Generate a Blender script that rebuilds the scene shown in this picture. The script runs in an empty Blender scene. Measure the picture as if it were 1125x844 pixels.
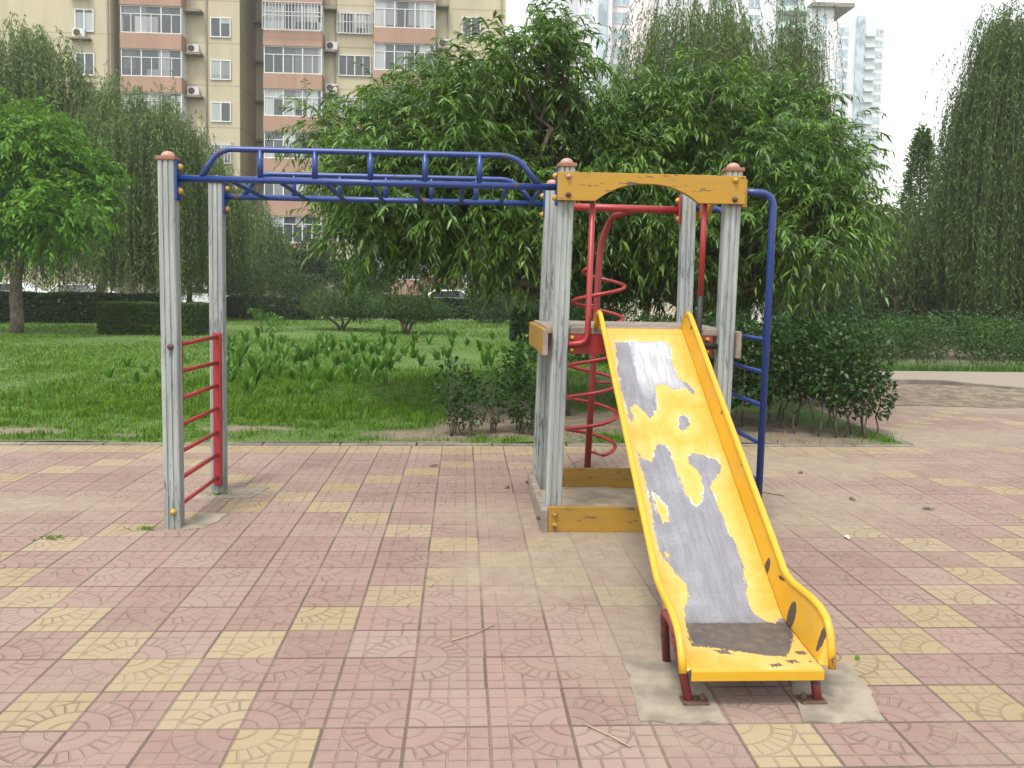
import bpy, bmesh, math, random
import numpy as np
from mathutils import Vector, Matrix, noise as mnoise

sc = bpy.context.scene
COL = sc.collection
R = math.radians
PI = math.pi
random.seed(7)

# ------------------------------------------------------------------ camera frame
CF, CYAW, CPIT, CROL = 963.72, .0566, .0681, .0176
CC = np.array([.1831, -3.1016, 1.6138]); CPX, CPY = 562.5, 378.06
_cw, _sw, _cp, _sp = math.cos(CYAW), math.sin(CYAW), math.cos(CPIT), math.sin(CPIT)
FWD = np.array([_sw*_cp, _cw*_cp, -_sp]); _ri = np.array([_cw, -_sw, 0.]); _up = np.cross(_ri, FWD)
RGT = _ri*math.cos(CROL)+_up*math.sin(CROL); UPV = _up*math.cos(CROL)-_ri*math.sin(CROL)


def at(x, y, Y):
    """world point seen at photo pixel (x, y) on the plane of depth Y"""
    d = FWD+RGT*(x-CPX)/CF-UPV*(y-CPY)/CF
    return CC+d*(Y-CC[1])/d[1]


def gnd(x, y, z=0.):
    d = FWD+RGT*(x-CPX)/CF-UPV*(y-CPY)/CF
    return CC+d*(z-CC[2])/d[2]


# ------------------------------------------------------------------ object helpers
def tag(o, label=None, cat=None, group=None, kind=None):
    if label: o['label'] = label
    if cat: o['category'] = cat
    if group: o['group'] = group
    if kind: o['kind'] = kind
    return o


def empty(name, loc=(0, 0, 0), rz=0.):
    o = bpy.data.objects.new(name, None); COL.objects.link(o)
    o.location = loc; o.rotation_euler = (0, 0, rz); o.empty_display_size = .2
    return o


def link(name, me, mat=None, parent=None):
    o = bpy.data.objects.new(name, me); COL.objects.link(o)
    if mat is not None:
        for m in (mat if isinstance(mat, (list, tuple)) else [mat]): me.materials.append(m)
    if parent is not None: o.parent = parent
    return o


def kids(o): return [c for c in COL.objects if c.parent == o]


def copy_tree(o, parent=None):
    c = o.copy(); COL.objects.link(c); c.parent = parent
    for ch in kids(o): copy_tree(ch, c)
    return c


class MB:
    """collects simple shapes into one mesh"""
    def __init__(s): s.v = []; s.f = []; s.sm = []; s.mi = []; s.m = 0

    def add(s, vs, fs, smooth=False):
        b = len(s.v); s.v += [tuple(v) for v in vs]
        for f in fs: s.f.append([b+i for i in f]); s.sm.append(smooth); s.mi.append(s.m)

    def box(s, x0, x1, y0, y1, z0, z1):
        s.add([(x0, y0, z0), (x1, y0, z0), (x1, y1, z0), (x0, y1, z0), (x0, y0, z1), (x1, y0, z1), (x1, y1, z1), (x0, y1, z1)],
              [(3, 2, 1, 0), (4, 5, 6, 7), (0, 1, 5, 4), (1, 2, 6, 5), (2, 3, 7, 6), (3, 0, 4, 7)])

    def prism(s, pts, a, b, axis='y', smooth=False):
        """2-D outline swept between a and b along an axis; outline coords are the other two axes in order"""
        n = len(pts)
        def P(p, t): return {'y': (p[0], t, p[1]), 'x': (t, p[0], p[1]), 'z': (p[0], p[1], t)}[axis]
        vs = [P(p, a) for p in pts]+[P(p, b) for p in pts]
        fs = [(i, (i+1) % n, n+(i+1) % n, n+i) for i in range(n)]
        s.add(vs, fs, smooth); s.add(vs, [tuple(range(n))[::-1], tuple(range(n, 2*n))], False)

    def tube(s, path, r, n=10, caps=True):
        P = [Vector(p) for p in path]; rr = r if isinstance(r, (list, tuple)) else [r]*len(P)
        rings = []; up = None
        for i, p in enumerate(P):
            t = (P[min(i+1, len(P)-1)]-P[max(i-1, 0)]).normalized()
            if up is None: up = Vector((0, 0, 1)) if abs(t.z) < .9 else Vector((0, 1, 0))
            a = t.cross(up).normalized(); b = a.cross(t).normalized(); up = b
            rings += [p+(a*math.cos(2*PI*k/n)+b*math.sin(2*PI*k/n))*rr[i] for k in range(n)]
        fs = []
        for i in range(len(P)-1):
            for k in range(n): fs.append((i*n+k, i*n+(k+1) % n, (i+1)*n+(k+1) % n, (i+1)*n+k))
        s.add(rings, fs, True)
        if caps: s.add(rings, [tuple(range(n))[::-1], tuple(range(len(rings)-n, len(rings)))])

    def lathe(s, prof, c=(0, 0, 0), n=16, axis='z'):
        vs = []
        for r, h in prof:
            for k in range(n):
                a = 2*PI*k/n; x, y = r*math.cos(a), r*math.sin(a)
                vs.append({'z': (c[0]+x, c[1]+y, c[2]+h), 'y': (c[0]+x, c[1]+h, c[2]+y), 'x': (c[0]+h, c[1]+x, c[2]+y)}[axis])
        fs = [(i*n+k, i*n+(k+1) % n, (i+1)*n+(k+1) % n, (i+1)*n+k) for i in range(len(prof)-1) for k in range(n)]
        s.add(vs, fs, True); s.add(vs, [tuple(range(n)), tuple(range(len(vs)-n, len(vs)))])

    def build(s, name, mat=None, parent=None, bevel=0.):
        me = bpy.data.meshes.new(name); me.from_pydata(s.v, [], s.f)
        me.polygons.foreach_set('use_smooth', s.sm); me.polygons.foreach_set('material_index', s.mi)
        bm = bmesh.new(); bm.from_mesh(me)
        bmesh.ops.remove_doubles(bm, verts=bm.verts, dist=1e-5)
        bmesh.ops.recalc_face_normals(bm, faces=bm.faces)
        if bevel:
            es = [e for e in bm.edges if len(e.link_faces) == 2 and e.calc_face_angle(0) > .5]
            bmesh.ops.bevel(bm, geom=es, offset=bevel, segments=2, profile=.6, affect='EDGES', clamp_overlap=True)
        bm.to_mesh(me); bm.free()
        return link(name, me, mat, parent)


def bend(pts, r, n=6):
    """polyline with rounded corners"""
    P = [Vector(p) for p in pts]; out = [P[0]]
    for i in range(1, len(P)-1):
        a = P[i-1]-P[i]; b = P[i+1]-P[i]; d = min(r, a.length*.45, b.length*.45)
        p0 = P[i]+a.normalized()*d; p1 = P[i]+b.normalized()*d
        for k in range(n+1):
            t = k/n; out.append(p0*(1-t)**2+P[i]*2*t*(1-t)+p1*t*t)
    out.append(P[-1]); return out


def np_mesh(name, V, F, mat, parent=None, smooth=True, mi=None):
    """V (n,3), F (m,k)"""
    me = bpy.data.meshes.new(name); V = np.asarray(V, np.float32); F = np.asarray(F, np.int32)
    k = F.shape[1]
    me.vertices.add(len(V)); me.vertices.foreach_set('co', V.ravel())
    me.loops.add(F.size); me.loops.foreach_set('vertex_index', F.ravel())
    me.polygons.add(len(F)); me.polygons.foreach_set('loop_start', np.arange(0, F.size, k, dtype=np.int32))
    me.polygons.foreach_set('use_smooth', np.full(len(F), smooth))
    if mi is not None: me.polygons.foreach_set('material_index', np.asarray(mi, np.int32))
    me.update(calc_edges=True); me.validate()
    return link(name, me, mat, parent)


# ------------------------------------------------------------------ node helpers
class NT:
    def __init__(s, name):
        s.mat = bpy.data.materials.new(name); s.mat.use_nodes = True
        s.t = s.mat.node_tree; s.t.nodes.clear()
        s.out = s.t.nodes.new('ShaderNodeOutputMaterial')

    def n(s, typ, ins=None, **props):
        nd = s.t.nodes.new(typ)
        for k, v in props.items(): setattr(nd, k, v)
        for k, v in (ins or {}).items(): s.put(nd.inputs[k], v)
        return nd

    def put(s, sock, v):
        if isinstance(v, bpy.types.NodeSocket): s.t.links.new(v, sock)
        elif isinstance(v, (tuple, list)) and len(v) == 3 and sock.type == 'RGBA': sock.default_value = (*v, 1)
        else: sock.default_value = v

    def m(s, op, a, b=None, c=None):
        nd = s.n('ShaderNodeMath', operation=op)
        for i, v in enumerate((a, b, c)):
            if v is not None: s.put(nd.inputs[i], v)
        return nd.outputs[0]

    def step(s, x, a, b):           # smoothstep
        nd = s.n('ShaderNodeMapRange', {'Value': x, 'From Min': a, 'From Max': b}, interpolation_type='SMOOTHSTEP')
        return nd.outputs[0]

    def mix(s, f, a, b, mode='MIX'):
        nd = s.n('ShaderNodeMix', data_type='RGBA', blend_type=mode)
        s.put(nd.inputs[0], f); s.put(nd.inputs[6], a); s.put(nd.inputs[7], b)
        return nd.outputs[2]

    def pos(s): return s.n('ShaderNodeNewGeometry').outputs['Position']

    def obj(s): return s.n('ShaderNodeTexCoord').outputs['Object']

    def noise(s, vec, scale, detail=4., rough=.55, dist=0., col=False):
        nd = s.n('ShaderNodeTexNoise', {'Vector': vec, 'Scale': scale, 'Detail': detail, 'Roughness': rough, 'Distortion': dist})
        return nd.outputs[1 if col else 0]

    def scalev(s, vec, x, y, z):
        return s.n('ShaderNodeVectorMath', {0: vec, 1: (x, y, z)}, operation='MULTIPLY').outputs[0]

    def xyz(s, vec):
        nd = s.n('ShaderNodeSeparateXYZ', {0: vec}); return nd.outputs

    def attr(s, name): return s.n('ShaderNodeAttribute', attribute_name=name).outputs['Fac']

    def bump(s, h, dist=.01, strength=1.):
        return s.n('ShaderNodeBump', {'Height': h, 'Distance': dist, 'Strength': strength}).outputs[0]

    def bsdf(s, col, rough=.7, metal=0., normal=None, spec=.5, done=True, **kw):
        b = s.n('ShaderNodeBsdfPrincipled', {'Base Color': col, 'Roughness': rough, 'Metallic': metal, 'Specular IOR Level': spec})
        if normal is not None: s.put(b.inputs['Normal'], normal)
        for k, v in kw.items(): s.put(b.inputs[k.replace('_', ' ')], v)
        if done: s.t.links.new(b.outputs[0], s.out.inputs[0])
        return b.outputs[0]


def plain(name, col, rough=.7, metal=0., var=.12, scale=6.):
    t = NT(name); p = t.obj(); f = t.noise(p, scale, 5.)
    c = t.mix(t.step(f, .3, .7), tuple(x*(1-var) for x in col), tuple(min(1, x*(1+var)) for x in col))
    t.bsdf(c, rough, metal); return t.mat


def paint(name, col, chip=(.09, .045, .03), thr=.66, rough=.38, scale=9., stretch=(1, 1, 1), dirt=.25):
    t = NT(name); p = t.scalev(t.obj(), *stretch)
    n1 = t.noise(p, scale, 8., .65); n2 = t.noise(p, 2.5, 4.); n3 = t.noise(p, 70., 3.)
    h = t.m('ADD', n1, t.m('MULTIPLY', t.m('SUBTRACT', n2, .5), .25))
    k = t.step(h, thr, thr+.025)
    c = t.mix(t.m('MULTIPLY', t.step(n2, .35, .75), dirt), col, tuple(x*.5+.03 for x in col))
    c = t.mix(t.m('MULTIPLY', t.step(n3, .5, .75), .15), c, tuple(min(1, x*1.25+.03) for x in col))
    c = t.mix(k, c, chip)
    r = t.m('ADD', rough, t.m('MULTIPLY', k, .35))
    t.bsdf(c, r, 0., t.bump(t.m('SUBTRACT', t.m('MULTIPLY', n3, .15), k), .0015, .6)); return t.mat


def foliage(name, cols, rough=.45, trans=.3, spec=.5):
    """cols = dark .. light, picked per leaf"""
    t = NT(name); g = t.n('ShaderNodeNewGeometry')
    r = g.outputs['Random Per Island']
    big = t.noise(g.outputs['Position'], 1.3, 2.)
    f = t.m('ADD', t.m('MULTIPLY', r, .7), t.m('MULTIPLY', t.step(big, .3, .7), .3))
    cr = t.n('ShaderNodeValToRGB', {0: f}); e = cr.color_ramp.elements
    e[0].color = (*cols[0], 1); e[1].color = (*cols[-1], 1)
    for i, c in enumerate(cols[1:-1]):
        x = e.new((i+1)/(len(cols)-1)); x.color = (*c, 1)
    col = cr.outputs[0]
    b = t.bsdf(col, rough, 0., None, spec, False)
    tr = t.n('ShaderNodeBsdfTranslucent', {0: t.mix(.5, col, (.16, .30, .03), 'MIX')}).outputs[0]
    mx = t.n('ShaderNodeMixShader', {0: trans, 1: b, 2: tr}); t.t.links.new(mx.outputs[0], t.out.inputs[0])
    return t.mat


def bark(name, col=(.11, .085, .06)):
    t = NT(name); p = t.scalev(t.obj(), 6, 6, 1.5); f = t.noise(p, 4., 8., .7)
    t.bsdf(t.mix(t.step(f, .35, .65), tuple(x*.45 for x in col), tuple(x*1.4 for x in col)), .9, 0., t.bump(f, .03)); return t.mat


M = {}
M['post'] = None
# weathered pale paint on ribbed posts
t = NT('weathered_pale_paint'); p = t.pos(); ps = t.scalev(p, 30, 30, 1.6)
a = t.noise(ps, 1., 7., .65); b = t.noise(t.scalev(p, 60, 60, 6), 1., 5., .7); c_ = t.noise(p, 2., 3.)
col = t.mix(t.step(a, .35, .7), (.215, .235, .225), (.325, .345, .325))
col = t.mix(t.m('MULTIPLY', t.step(c_, .45, .7), .35), col, (.20, .235, .262))
k = t.step(t.m('ADD', b, t.m('MULTIPLY', t.m('SUBTRACT', c_, .5), .5)), .565, .66)
col = t.mix(t.m('MULTIPLY', k, .75), col, (.055, .055, .05))
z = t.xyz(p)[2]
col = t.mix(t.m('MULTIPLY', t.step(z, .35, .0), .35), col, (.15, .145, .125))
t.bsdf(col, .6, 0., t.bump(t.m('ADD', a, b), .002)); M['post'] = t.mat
M['groove'] = plain('groove_dark', (.07, .075, .07), .8)
M['cap'] = paint('rusty_orange_cap', (.235, .098, .052), (.13, .055, .03), .58, .6)
M['dome'] = paint('faded_terracotta', (.34, .20, .155), (.19, .09, .055), .62, .55)
M['blue'] = paint('blue_pipe_paint', (.010, .036, .175), (.085, .045, .03), .63, .36, 5.)
M['red'] = paint('red_pipe_paint', (.27, .016, .018), (.06, .028, .024), .655, .42, 6.)
M['darkred'] = paint('dark_red_pipe_paint', (.21, .020, .022), (.05, .025, .022), .66, .42, 6.)
M['board'] = paint('yellow_board_paint', (.345, .185, .010), (.075, .06, .05), .61, .5, 5., (1.5, 1.5, 9))
M['baseboard'] = paint('worn_yellow_board_paint', (.30, .165, .014), (.08, .06, .04), .64, .6, 5., (2, 2, 9), .6)
M['wood'] = plain('bare_grey_wood', (.21, .17, .135), .85, 0., .3, 14.)
M['bolt'] = paint('yellow_bolt_paint', (.40, .24, .02), (.09, .055, .03), .6, .4, 40.)
M['rust'] = plain('rusty_bolt', (.09, .05, .035), .8, 0., .4, 60.)
M['foot'] = paint('red_brown_foot', (.18, .026, .024), (.055, .05, .05), .6, .5, 18.)
M['concrete'] = plain('pad_concrete', (.225, .192, .145), .92, 0., .28, 7.)
M['kerb'] = plain('kerb_concrete', (.16, .14, .11), .9, 0., .25, 3.)
M['bark'] = bark('tree_bark'); M['barkpale'] = bark('pale_bark', (.20, .175, .14))

# ------------------------------------------------------------------ slide materials
t = NT('slide_bed_paint_and_bare_metal'); p = t.pos(); X, Y, Z = t.xyz(p)
w = t.attr('wear'); sh = t.attr('sky_glare')
nz = t.noise(p, 22., 6., .65); nf = t.noise(p, 90., 4., .6); streak = t.noise(t.scalev(p, 40, 5, 5), 1., 5.)
wd = t.m('ADD', t.m('ADD', w, t.m('MULTIPLY', t.m('SUBTRACT', nz, .5), .040)), t.m('MULTIPLY', t.m('SUBTRACT', nf, .5), .022))
lng = t.noise(t.scalev(p, 170, 5, 5), 1., 4., .6)
wd = t.m('ADD', wd, t.m('MULTIPLY', t.m('SUBTRACT', lng, .5), .040))
metal = t.step(wd, -.0015, .0015)
rim = t.m('MULTIPLY', t.step(t.m('ABSOLUTE', wd), .0045, .0008), t.m('MULTIPLY', t.step(t.noise(p, 8., 5.), .46, .62), t.step(Y, .75, 1.15)))
flat = t.step(t.m('ADD', Y, t.m('MULTIPLY', t.m('SUBTRACT', nz, .5), .03)), .512, .498)
glare_mask = t.m('MULTIPLY', t.step(t.m('ADD', sh, t.m('MULTIPLY', t.m('SUBTRACT', nz, .5), .03)), -.010, .016), t.step(t.m('ADD', Y, t.m('MULTIPLY', t.m('SUBTRACT', streak, .5), .35)), 1.72, 2.16))
yel = t.mix(t.step(nz, .4, .75), (.50, .262, .024), (.535, .305, .055))
halo = t.m('MULTIPLY', t.step(wd, -.085, -.002), t.m('ADD', .25, t.m('MULTIPLY', nz, .5)))
yel = t.mix(t.m('MULTIPLY', halo, .75), yel, (.56, .41, .16))
yel = t.mix(t.m('MULTIPLY', t.step(streak, .5, .8), .35), yel, (.56, .42, .18))
scr = t.step(t.noise(t.scalev(p, 150, 9, 9), 1., 5., .7), .66, .70)
yel = t.mix(t.m('MULTIPLY', scr, .5), yel, (.26, .19, .10))
gm = t.mix(t.step(streak, .3, .7), (.165, .165, .182), (.215, .215, .232))
scuff = t.noise(t.scalev(p, 160, 6, 6), 1., 4., .6)
smear = t.noise(p, 6., 6., .65)
gm = t.mix(t.m('MULTIPLY', t.step(smear, .45, .72), .55), gm, (.275, .275, .29))
gm = t.mix(t.m('MULTIPLY', t.step(scuff, .56, .68), .30), gm, (.34, .34, .35))
gm = t.mix(t.m('MULTIPLY', t.step(nf, .52, .7), .4), gm, (.11, .11, .125))
gm = t.mix(glare_mask, gm, t.mix(t.step(streak, .35, .6), (.60, .60, .62), (.38, .38, .40)))  # bright sky reflection painted into the upper bare metal as a lighter tone
ru = t.mix(t.step(nz, .4, .65), (.060, .052, .050), (.105, .080, .058))
gm = t.mix(flat, gm, ru)
c = t.mix(metal, yel, gm); c = t.mix(t.m('MULTIPLY', rim, t.m('SUBTRACT', 1., flat)), c, (.60, .59, .55))
mt = t.m('MULTIPLY', metal, t.m('ADD', .35, t.m('MULTIPLY', glare_mask, .3)))
mt = t.m('MULTIPLY', mt, t.m('SUBTRACT', 1., flat))
rr = t.m('ADD', .32, t.m('MULTIPLY', metal, t.m('ADD', .16, t.m('MULTIPLY', nf, .12))))
t.bsdf(c, rr, mt, t.bump(t.m('SUBTRACT', t.m('MULTIPLY', nz, .3), t.m('MULTIPLY', metal, .3)), .002)); M['bed'] = t.mat

t = NT('slide_side_paint'); p = t.pos(); w = t.attr('wear')
nz = t.noise(p, 14., 7., .7); nf = t.noise(p, 80., 4.); n2 = t.noise(p, 3., 3.)
wd = t.m('ADD', w, t.m('MULTIPLY', t.m('SUBTRACT', nf, .5), .012))
chip = t.m('MAXIMUM', t.step(wd, -.001, .001), t.step(t.m('ADD', nz, t.m('MULTIPLY', t.m('SUBTRACT', n2, .5), .3)), .69, .70))
c = t.mix(t.step(n2, .35, .7), (.47, .25, .010), (.51, .295, .020))
c = t.mix(t.m('MULTIPLY', t.step(t.noise(t.scalev(p, 3, 8, 30), 1., 5.), .5, .75), .3), c, (.36, .21, .03))
c = t.mix(chip, c, (.055, .04, .032))
t.bsdf(c, t.m('ADD', .3, t.m('MULTIPLY', chip, .4)), 0., t.bump(t.m('SUBTRACT', 0., chip), .001)); M['slide'] = t.mat
M['rail'] = paint('slide_rail_paint', (.54, .305, .014), (.12, .08, .06), .715, .28, 7., (1, 1, 1), .15)

# ------------------------------------------------------------------ PAVING
T = .3
t = NT('patterned_paving_tiles'); p = t.pos(); X, Y, Z = t.xyz(p)
wob = t.noise(p, .8, 2.)
tx = t.m('DIVIDE', X, T); ty = t.m('DIVIDE', Y, T)
ti = t.m('FLOOR', tx); tj = t.m('FLOOR', ty)
def iszero(e): return t.m('LESS_THAN', t.m('ABSOLUTE', e), .25)
ya = iszero(t.m('SUBTRACT', t.m('FLOORED_MODULO', t.m('ADD', t.m('ADD', ti, tj), 3.), 10.), 0.))
yb = iszero(t.m('FLOORED_MODULO', t.m('SUBTRACT', t.m('SUBTRACT', ti, tj), 5.), 10.))
ykerb = t.m('SUBTRACT', Y, t.m('ADD', 5.585-.08, t.m('MULTIPLY', X, .0265)))
yedge = t.m('MULTIPLY', t.m('GREATER_THAN', ykerb, -.32), t.m('LESS_THAN', X, 4.9))
yel = t.m('MAXIMUM', t.m('MAXIMUM', ya, yb), yedge)
rnd = t.n('ShaderNodeTexWhiteNoise', {'Vector': t.n('ShaderNodeCombineXYZ', {0: ti, 1: tj}).outputs[0]}, noise_dimensions='2D')
rv = rnd.outputs[0]
u = t.m('SUBTRACT', t.m('FLOORED_MODULO', t.m('ADD', tx, 1.), 2.), 1.)
v = t.m('SUBTRACT', t.m('FLOORED_MODULO', t.m('ADD', ty, 1.), 2.), 1.)
rad = t.m('SQRT', t.m('ADD', t.m('MULTIPLY', u, u), t.m('MULTIPLY', v, v)))
ang = t.m('ARCTAN2', v, u)
edge = t.m('MULTIPLY', t.m('SUBTRACT', t.noise(p, 38., 5., .7), .5), .030)
def band(d, wdt): return t.step(t.m('ABSOLUTE', d), wdt, wdt*.45)       # 1 on the groove
g = band(t.m('SUBTRACT', rad, .235), .022)
g = t.m('MAXIMUM', g, band(t.m('SUBTRACT', rad, .48), .022))
g = t.m('MAXIMUM', g, band(t.m('SUBTRACT', rad, .74), .022))
fa = t.m('FLOORED_MODULO', t.m('MULTIPLY', ang, 28/(2*PI)), 1.)
da = t.m('MULTIPLY', t.m('MULTIPLY', t.m('SUBTRACT', t.m('ABSOLUTE', t.m('SUBTRACT', fa, .5)), .5), 2*PI/28), rad)
inring = t.m('MULTIPLY', t.m('GREATER_THAN', rad, .48), t.m('LESS_THAN', rad, .74))
g = t.m('MAXIMUM', g, t.m('MULTIPLY', band(da, .020), inring))
def gridd(c, n):  # distance to the nearest multiple of 1/n
    f = t.m('FLOORED_MODULO', t.m('ADD', t.m('MULTIPLY', c, n), .5), 1.)
    return t.m('DIVIDE', t.m('SUBTRACT', f, .5), n)
gr = t.m('MAXIMUM', band(gridd(tx, 4.), .020), band(gridd(ty, 4.), .020))
g = t.m('MAXIMUM', g, t.m('MULTIPLY', gr, t.m('GREATER_THAN', rad, .74)))
jx = t.n('ShaderNodeTexWhiteNoise', {'W': t.m('ADD', t.m('ROUND', tx), t.m('MULTIPLY', tj, 17.3))}, noise_dimensions='1D').outputs[0]
jy = t.n('ShaderNodeTexWhiteNoise', {'W': t.m('ADD', t.m('MULTIPLY', t.m('ROUND', ty), 7.7), ti)}, noise_dimensions='1D').outputs[0]
J = t.m('MAXIMUM', t.m('MULTIPLY', band(t.m('ADD', gridd(tx, 1.), t.m('ADD', edge, t.m('MULTIPLY', t.m('SUBTRACT', jx, .5), .016))), .026), t.m('ADD', .45, t.m('MULTIPLY', jx, .7))),
        t.m('MULTIPLY', band(t.m('ADD', gridd(ty, 1.), t.m('ADD', edge, t.m('MULTIPLY', t.m('SUBTRACT', jy, .5), .016))), .026), t.m('ADD', .45, t.m('MULTIPLY', jy, .7))))
J = t.m('MINIMUM', J, 1.)
fine = t.noise(p, 120., 4., .7); mid = t.noise(p, 9., 6., .65); big = t.noise(p, .7, 5., .6)
pink = t.mix(rv, (.208, .131, .108), (.256, .171, .140))
yc = t.mix(rv, (.262, .198, .102), (.300, .236, .138))
c = t.mix(yel, pink, yc)
c = t.mix(t.m('MULTIPLY', t.step(fine, .35, .7), .22), c, (.19, .14, .12))
c = t.mix(t.m('MULTIPLY', t.step(mid, .45, .75), .30), c, (.27, .22, .18))
gcol = t.mix(t.step(mid, .4, .6), (.115, .082, .062), (.215, .168, .12))
worn = t.step(t.noise(p, 1.9, 5., .6), .36, .60)
g = t.m('MULTIPLY', g, t.m('ADD', .5, t.m('MULTIPLY', worn, .5)))
stain = t.step(t.noise(p, 3.3, 7., .7, .6), .60, .72)
c = t.mix(t.m('MULTIPLY', stain, .28), c, (.135, .105, .085))
spk = t.step(t.noise(p, 55., 3., .6), .68, .74)
c = t.mix(t.m('MULTIPLY', spk, .35), c, (.13, .10, .075))
tone = t.n('ShaderNodeTexWhiteNoise', {'Vector': t.n('ShaderNodeCombineXYZ', {0: tj, 1: ti}).outputs[0]}, noise_dimensions='2D').outputs[0]
c = t.mix(t.m('MULTIPLY', t.step(tone, .45, 1.), .35), c, (.265, .205, .165))
c = t.mix(t.m('MULTIPLY', g, .60), c, gcol)
c = t.mix(t.m('MULTIPLY', J, .8), c, (.07, .05, .042))
# trodden sand spread over the tiles: a few broad patches
def blob(cx, cy, sx, sy):
    dx = t.m('DIVIDE', t.m('SUBTRACT', X, cx), sx); dy = t.m('DIVIDE', t.m('SUBTRACT', Y, cy), sy)
    return t.m('EXPONENT', t.m('MULTIPLY', t.m('ADD', t.m('MULTIPLY', dx, dx), t.m('MULTIPLY', dy, dy)), -1.))
dust = blob(1.15, 2.2, .75, 1.2)
for a in ((1.0, .75, .38, .85), (.55, 1.75, .65, .9), (3.2, 4.7, 1.8, .8), (5.4, 6.3, 2.2, .8), (8.5, 8.7, 3.5, .7), (-3.0, 3.2, 1.3, .35), (.45, 2.9, .55, .5), (4.6, 5.9, 2.5, .5), (2.6, 3.2, 1.2, .9)):
    dust = t.m('MAXIMUM', dust, blob(*a))
dn = t.noise(p, 1.6, 7., .62)
dm = t.step(t.m('ADD', dust, t.m('MULTIPLY', t.m('SUBTRACT', dn, .5), 1.3)), .22, .95)
dm = t.m('MAXIMUM', t.m('MULTIPLY', dm, .70), t.m('MULTIPLY', t.step(big, .50, .78), .34))
sand = t.mix(t.step(mid, .3, .7), (.228, .183, .128), (.282, .234, .170))
sand = t.mix(t.m('MULTIPLY', t.step(t.noise(p, 30., 4.), .6, .72), .25), sand, (.15, .12, .085))
c = t.mix(dm, c, sand)
hgt = t.m('ADD', t.m('MULTIPLY', t.m('MAXIMUM', g, J), t.m('SUBTRACT', -1., t.m('MULTIPLY', dm, -.9))), t.m('ADD', t.m('MULTIPLY', fine, .25), t.m('MULTIPLY', tone, .5)))
t.bsdf(c, .82, 0., t.bump(hgt, .006, .8), .35); M['paving'] = t.mat


def sheet(name, pts, z, mat, kind='structure', label=None, cat=None):
    me = bpy.data.meshes.new(name); me.from_pydata([(x, y, z) for x, y in pts], [], [tuple(range(len(pts)))])
    o = link(name, me, mat); o['kind'] = kind; return o


KY = lambda x: 5.585+.0265*x            # line of the kerb
PAVED = [(-16, -7), (16, -7), (16, 8.3), (8.05, 8.76), (6.0, 8.95), (4.95, 8.6), (4.9, KY(4.9)-.05), (-16, KY(-16)-.05)]
sheet('paving', PAVED, 0., M['paving'])

# kerb: a line of low concrete edging stones
k = MB()
x = -16.
while x < 4.85:
    L = min(.75, 4.9-x); a, b = KY(x), KY(x+L-.012)
    k.add([(x, a-.05, -.1), (x+L-.012, b-.05, -.1), (x+L-.012, b+.05, -.1), (x, a+.05, -.1), (x, a-.05, .014), (x+L-.012, b-.05, .014), (x+L-.012, b+.05, .014), (x, a+.05, .014)],
          [(3, 2, 1, 0), (4, 5, 6, 7), (0, 1, 5, 4), (1, 2, 6, 5), (2, 3, 7, 6), (3, 0, 4, 7)]); x += L
for y0, y1 in ((5.8, 6.5), (6.51, 7.2), (7.21, 7.9), (7.91, 8.6)): k.box(4.86, 4.95, y0, y1, -.1, .012)
tag(k.build('kerb', M['kerb'], None, .008), kind='structure')


# ------------------------------------------------------------------ terrain, lawn, soil, sand
def grid_mesh(name, xs, ys, zf, mat, attrs=None):
    xs = np.asarray(xs, float); ys = np.asarray(ys, float)
    XX, YY = np.meshgrid(xs, ys); ZZ = zf(XX, YY)
    V = np.c_[XX.ravel(), YY.ravel(), ZZ.ravel()]; nx = len(xs)
    i = np.arange(len(xs)-1); j = np.arange(len(ys)-1); I, Jj = np.meshgrid(i, j); b = (Jj*nx+I).ravel()
    o = np_mesh(name, V, np.c_[b, b+1, b+nx+1, b+nx], mat)
    for nme, fn in (attrs or {}).items():
        at_ = o.data.attributes.new(nme, 'FLOAT', 'POINT'); at_.data.foreach_set('value', fn(XX, YY).ravel().astype(np.float32))
    return o


def sstep(x, a, b):
    q = np.clip((x-a)/(b-a), 0, 1); return q*q*(3-2*q)


_rng = np.random.default_rng(11)
_ph = _rng.uniform(0, 2*PI, (14, 2)); _fr = _rng.normal(0, 1, (14, 2))
def vnoise(X, Y, s):
    a = np.zeros_like(X, dtype=float)
    for k in range(14): a += np.sin((X*_fr[k, 0]+Y*_fr[k, 1])*s+_ph[k, 0])
    return a/5.3


def dirt(X, Y):
    """1 = bare trodden earth, 0 = grass"""
    d = np.exp(-((X-.0)/1.0)**2-((Y-6.15)/.30)**2)*1.15
    d = np.maximum(d, np.exp(-((X-.8)/.9)**2-((Y-7.0)/1.6)**2))
    d = np.maximum(d, np.exp(-((X-1.0)/1.1)**2-((Y-7.3)/2.2)**2)*1.05)
    d = np.maximum(d, np.exp(-((X-3.2)/2.2)**2-((Y-6.3)/1.0)**2)*1.0)
    d = np.maximum(d, np.exp(-((X-2.6)/2.0)**2-((Y-6.9)/1.7)**2)*.95)
    d = np.maximum(d, np.exp(-((X+2.1)/.9)**2-((Y-6.35)/.22)**2)*.95)
    d = np.maximum(d, np.exp(-((X+4.6)/1.1)**2-((Y-6.1)/.30)**2))
    d = np.maximum(d, np.exp(-((Y-KY(X)-.05)/.10)**2)*.62)
    d = np.maximum(d, np.exp(-((X+3.2)/.5)**2-((Y-5.95)/.2)**2)*.9)
    d = d+vnoise(X, Y, 2.3)*.22+vnoise(X, Y, 6.)*.10
    return np.clip(sstep(d, .38, .72), 0, 1)


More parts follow.
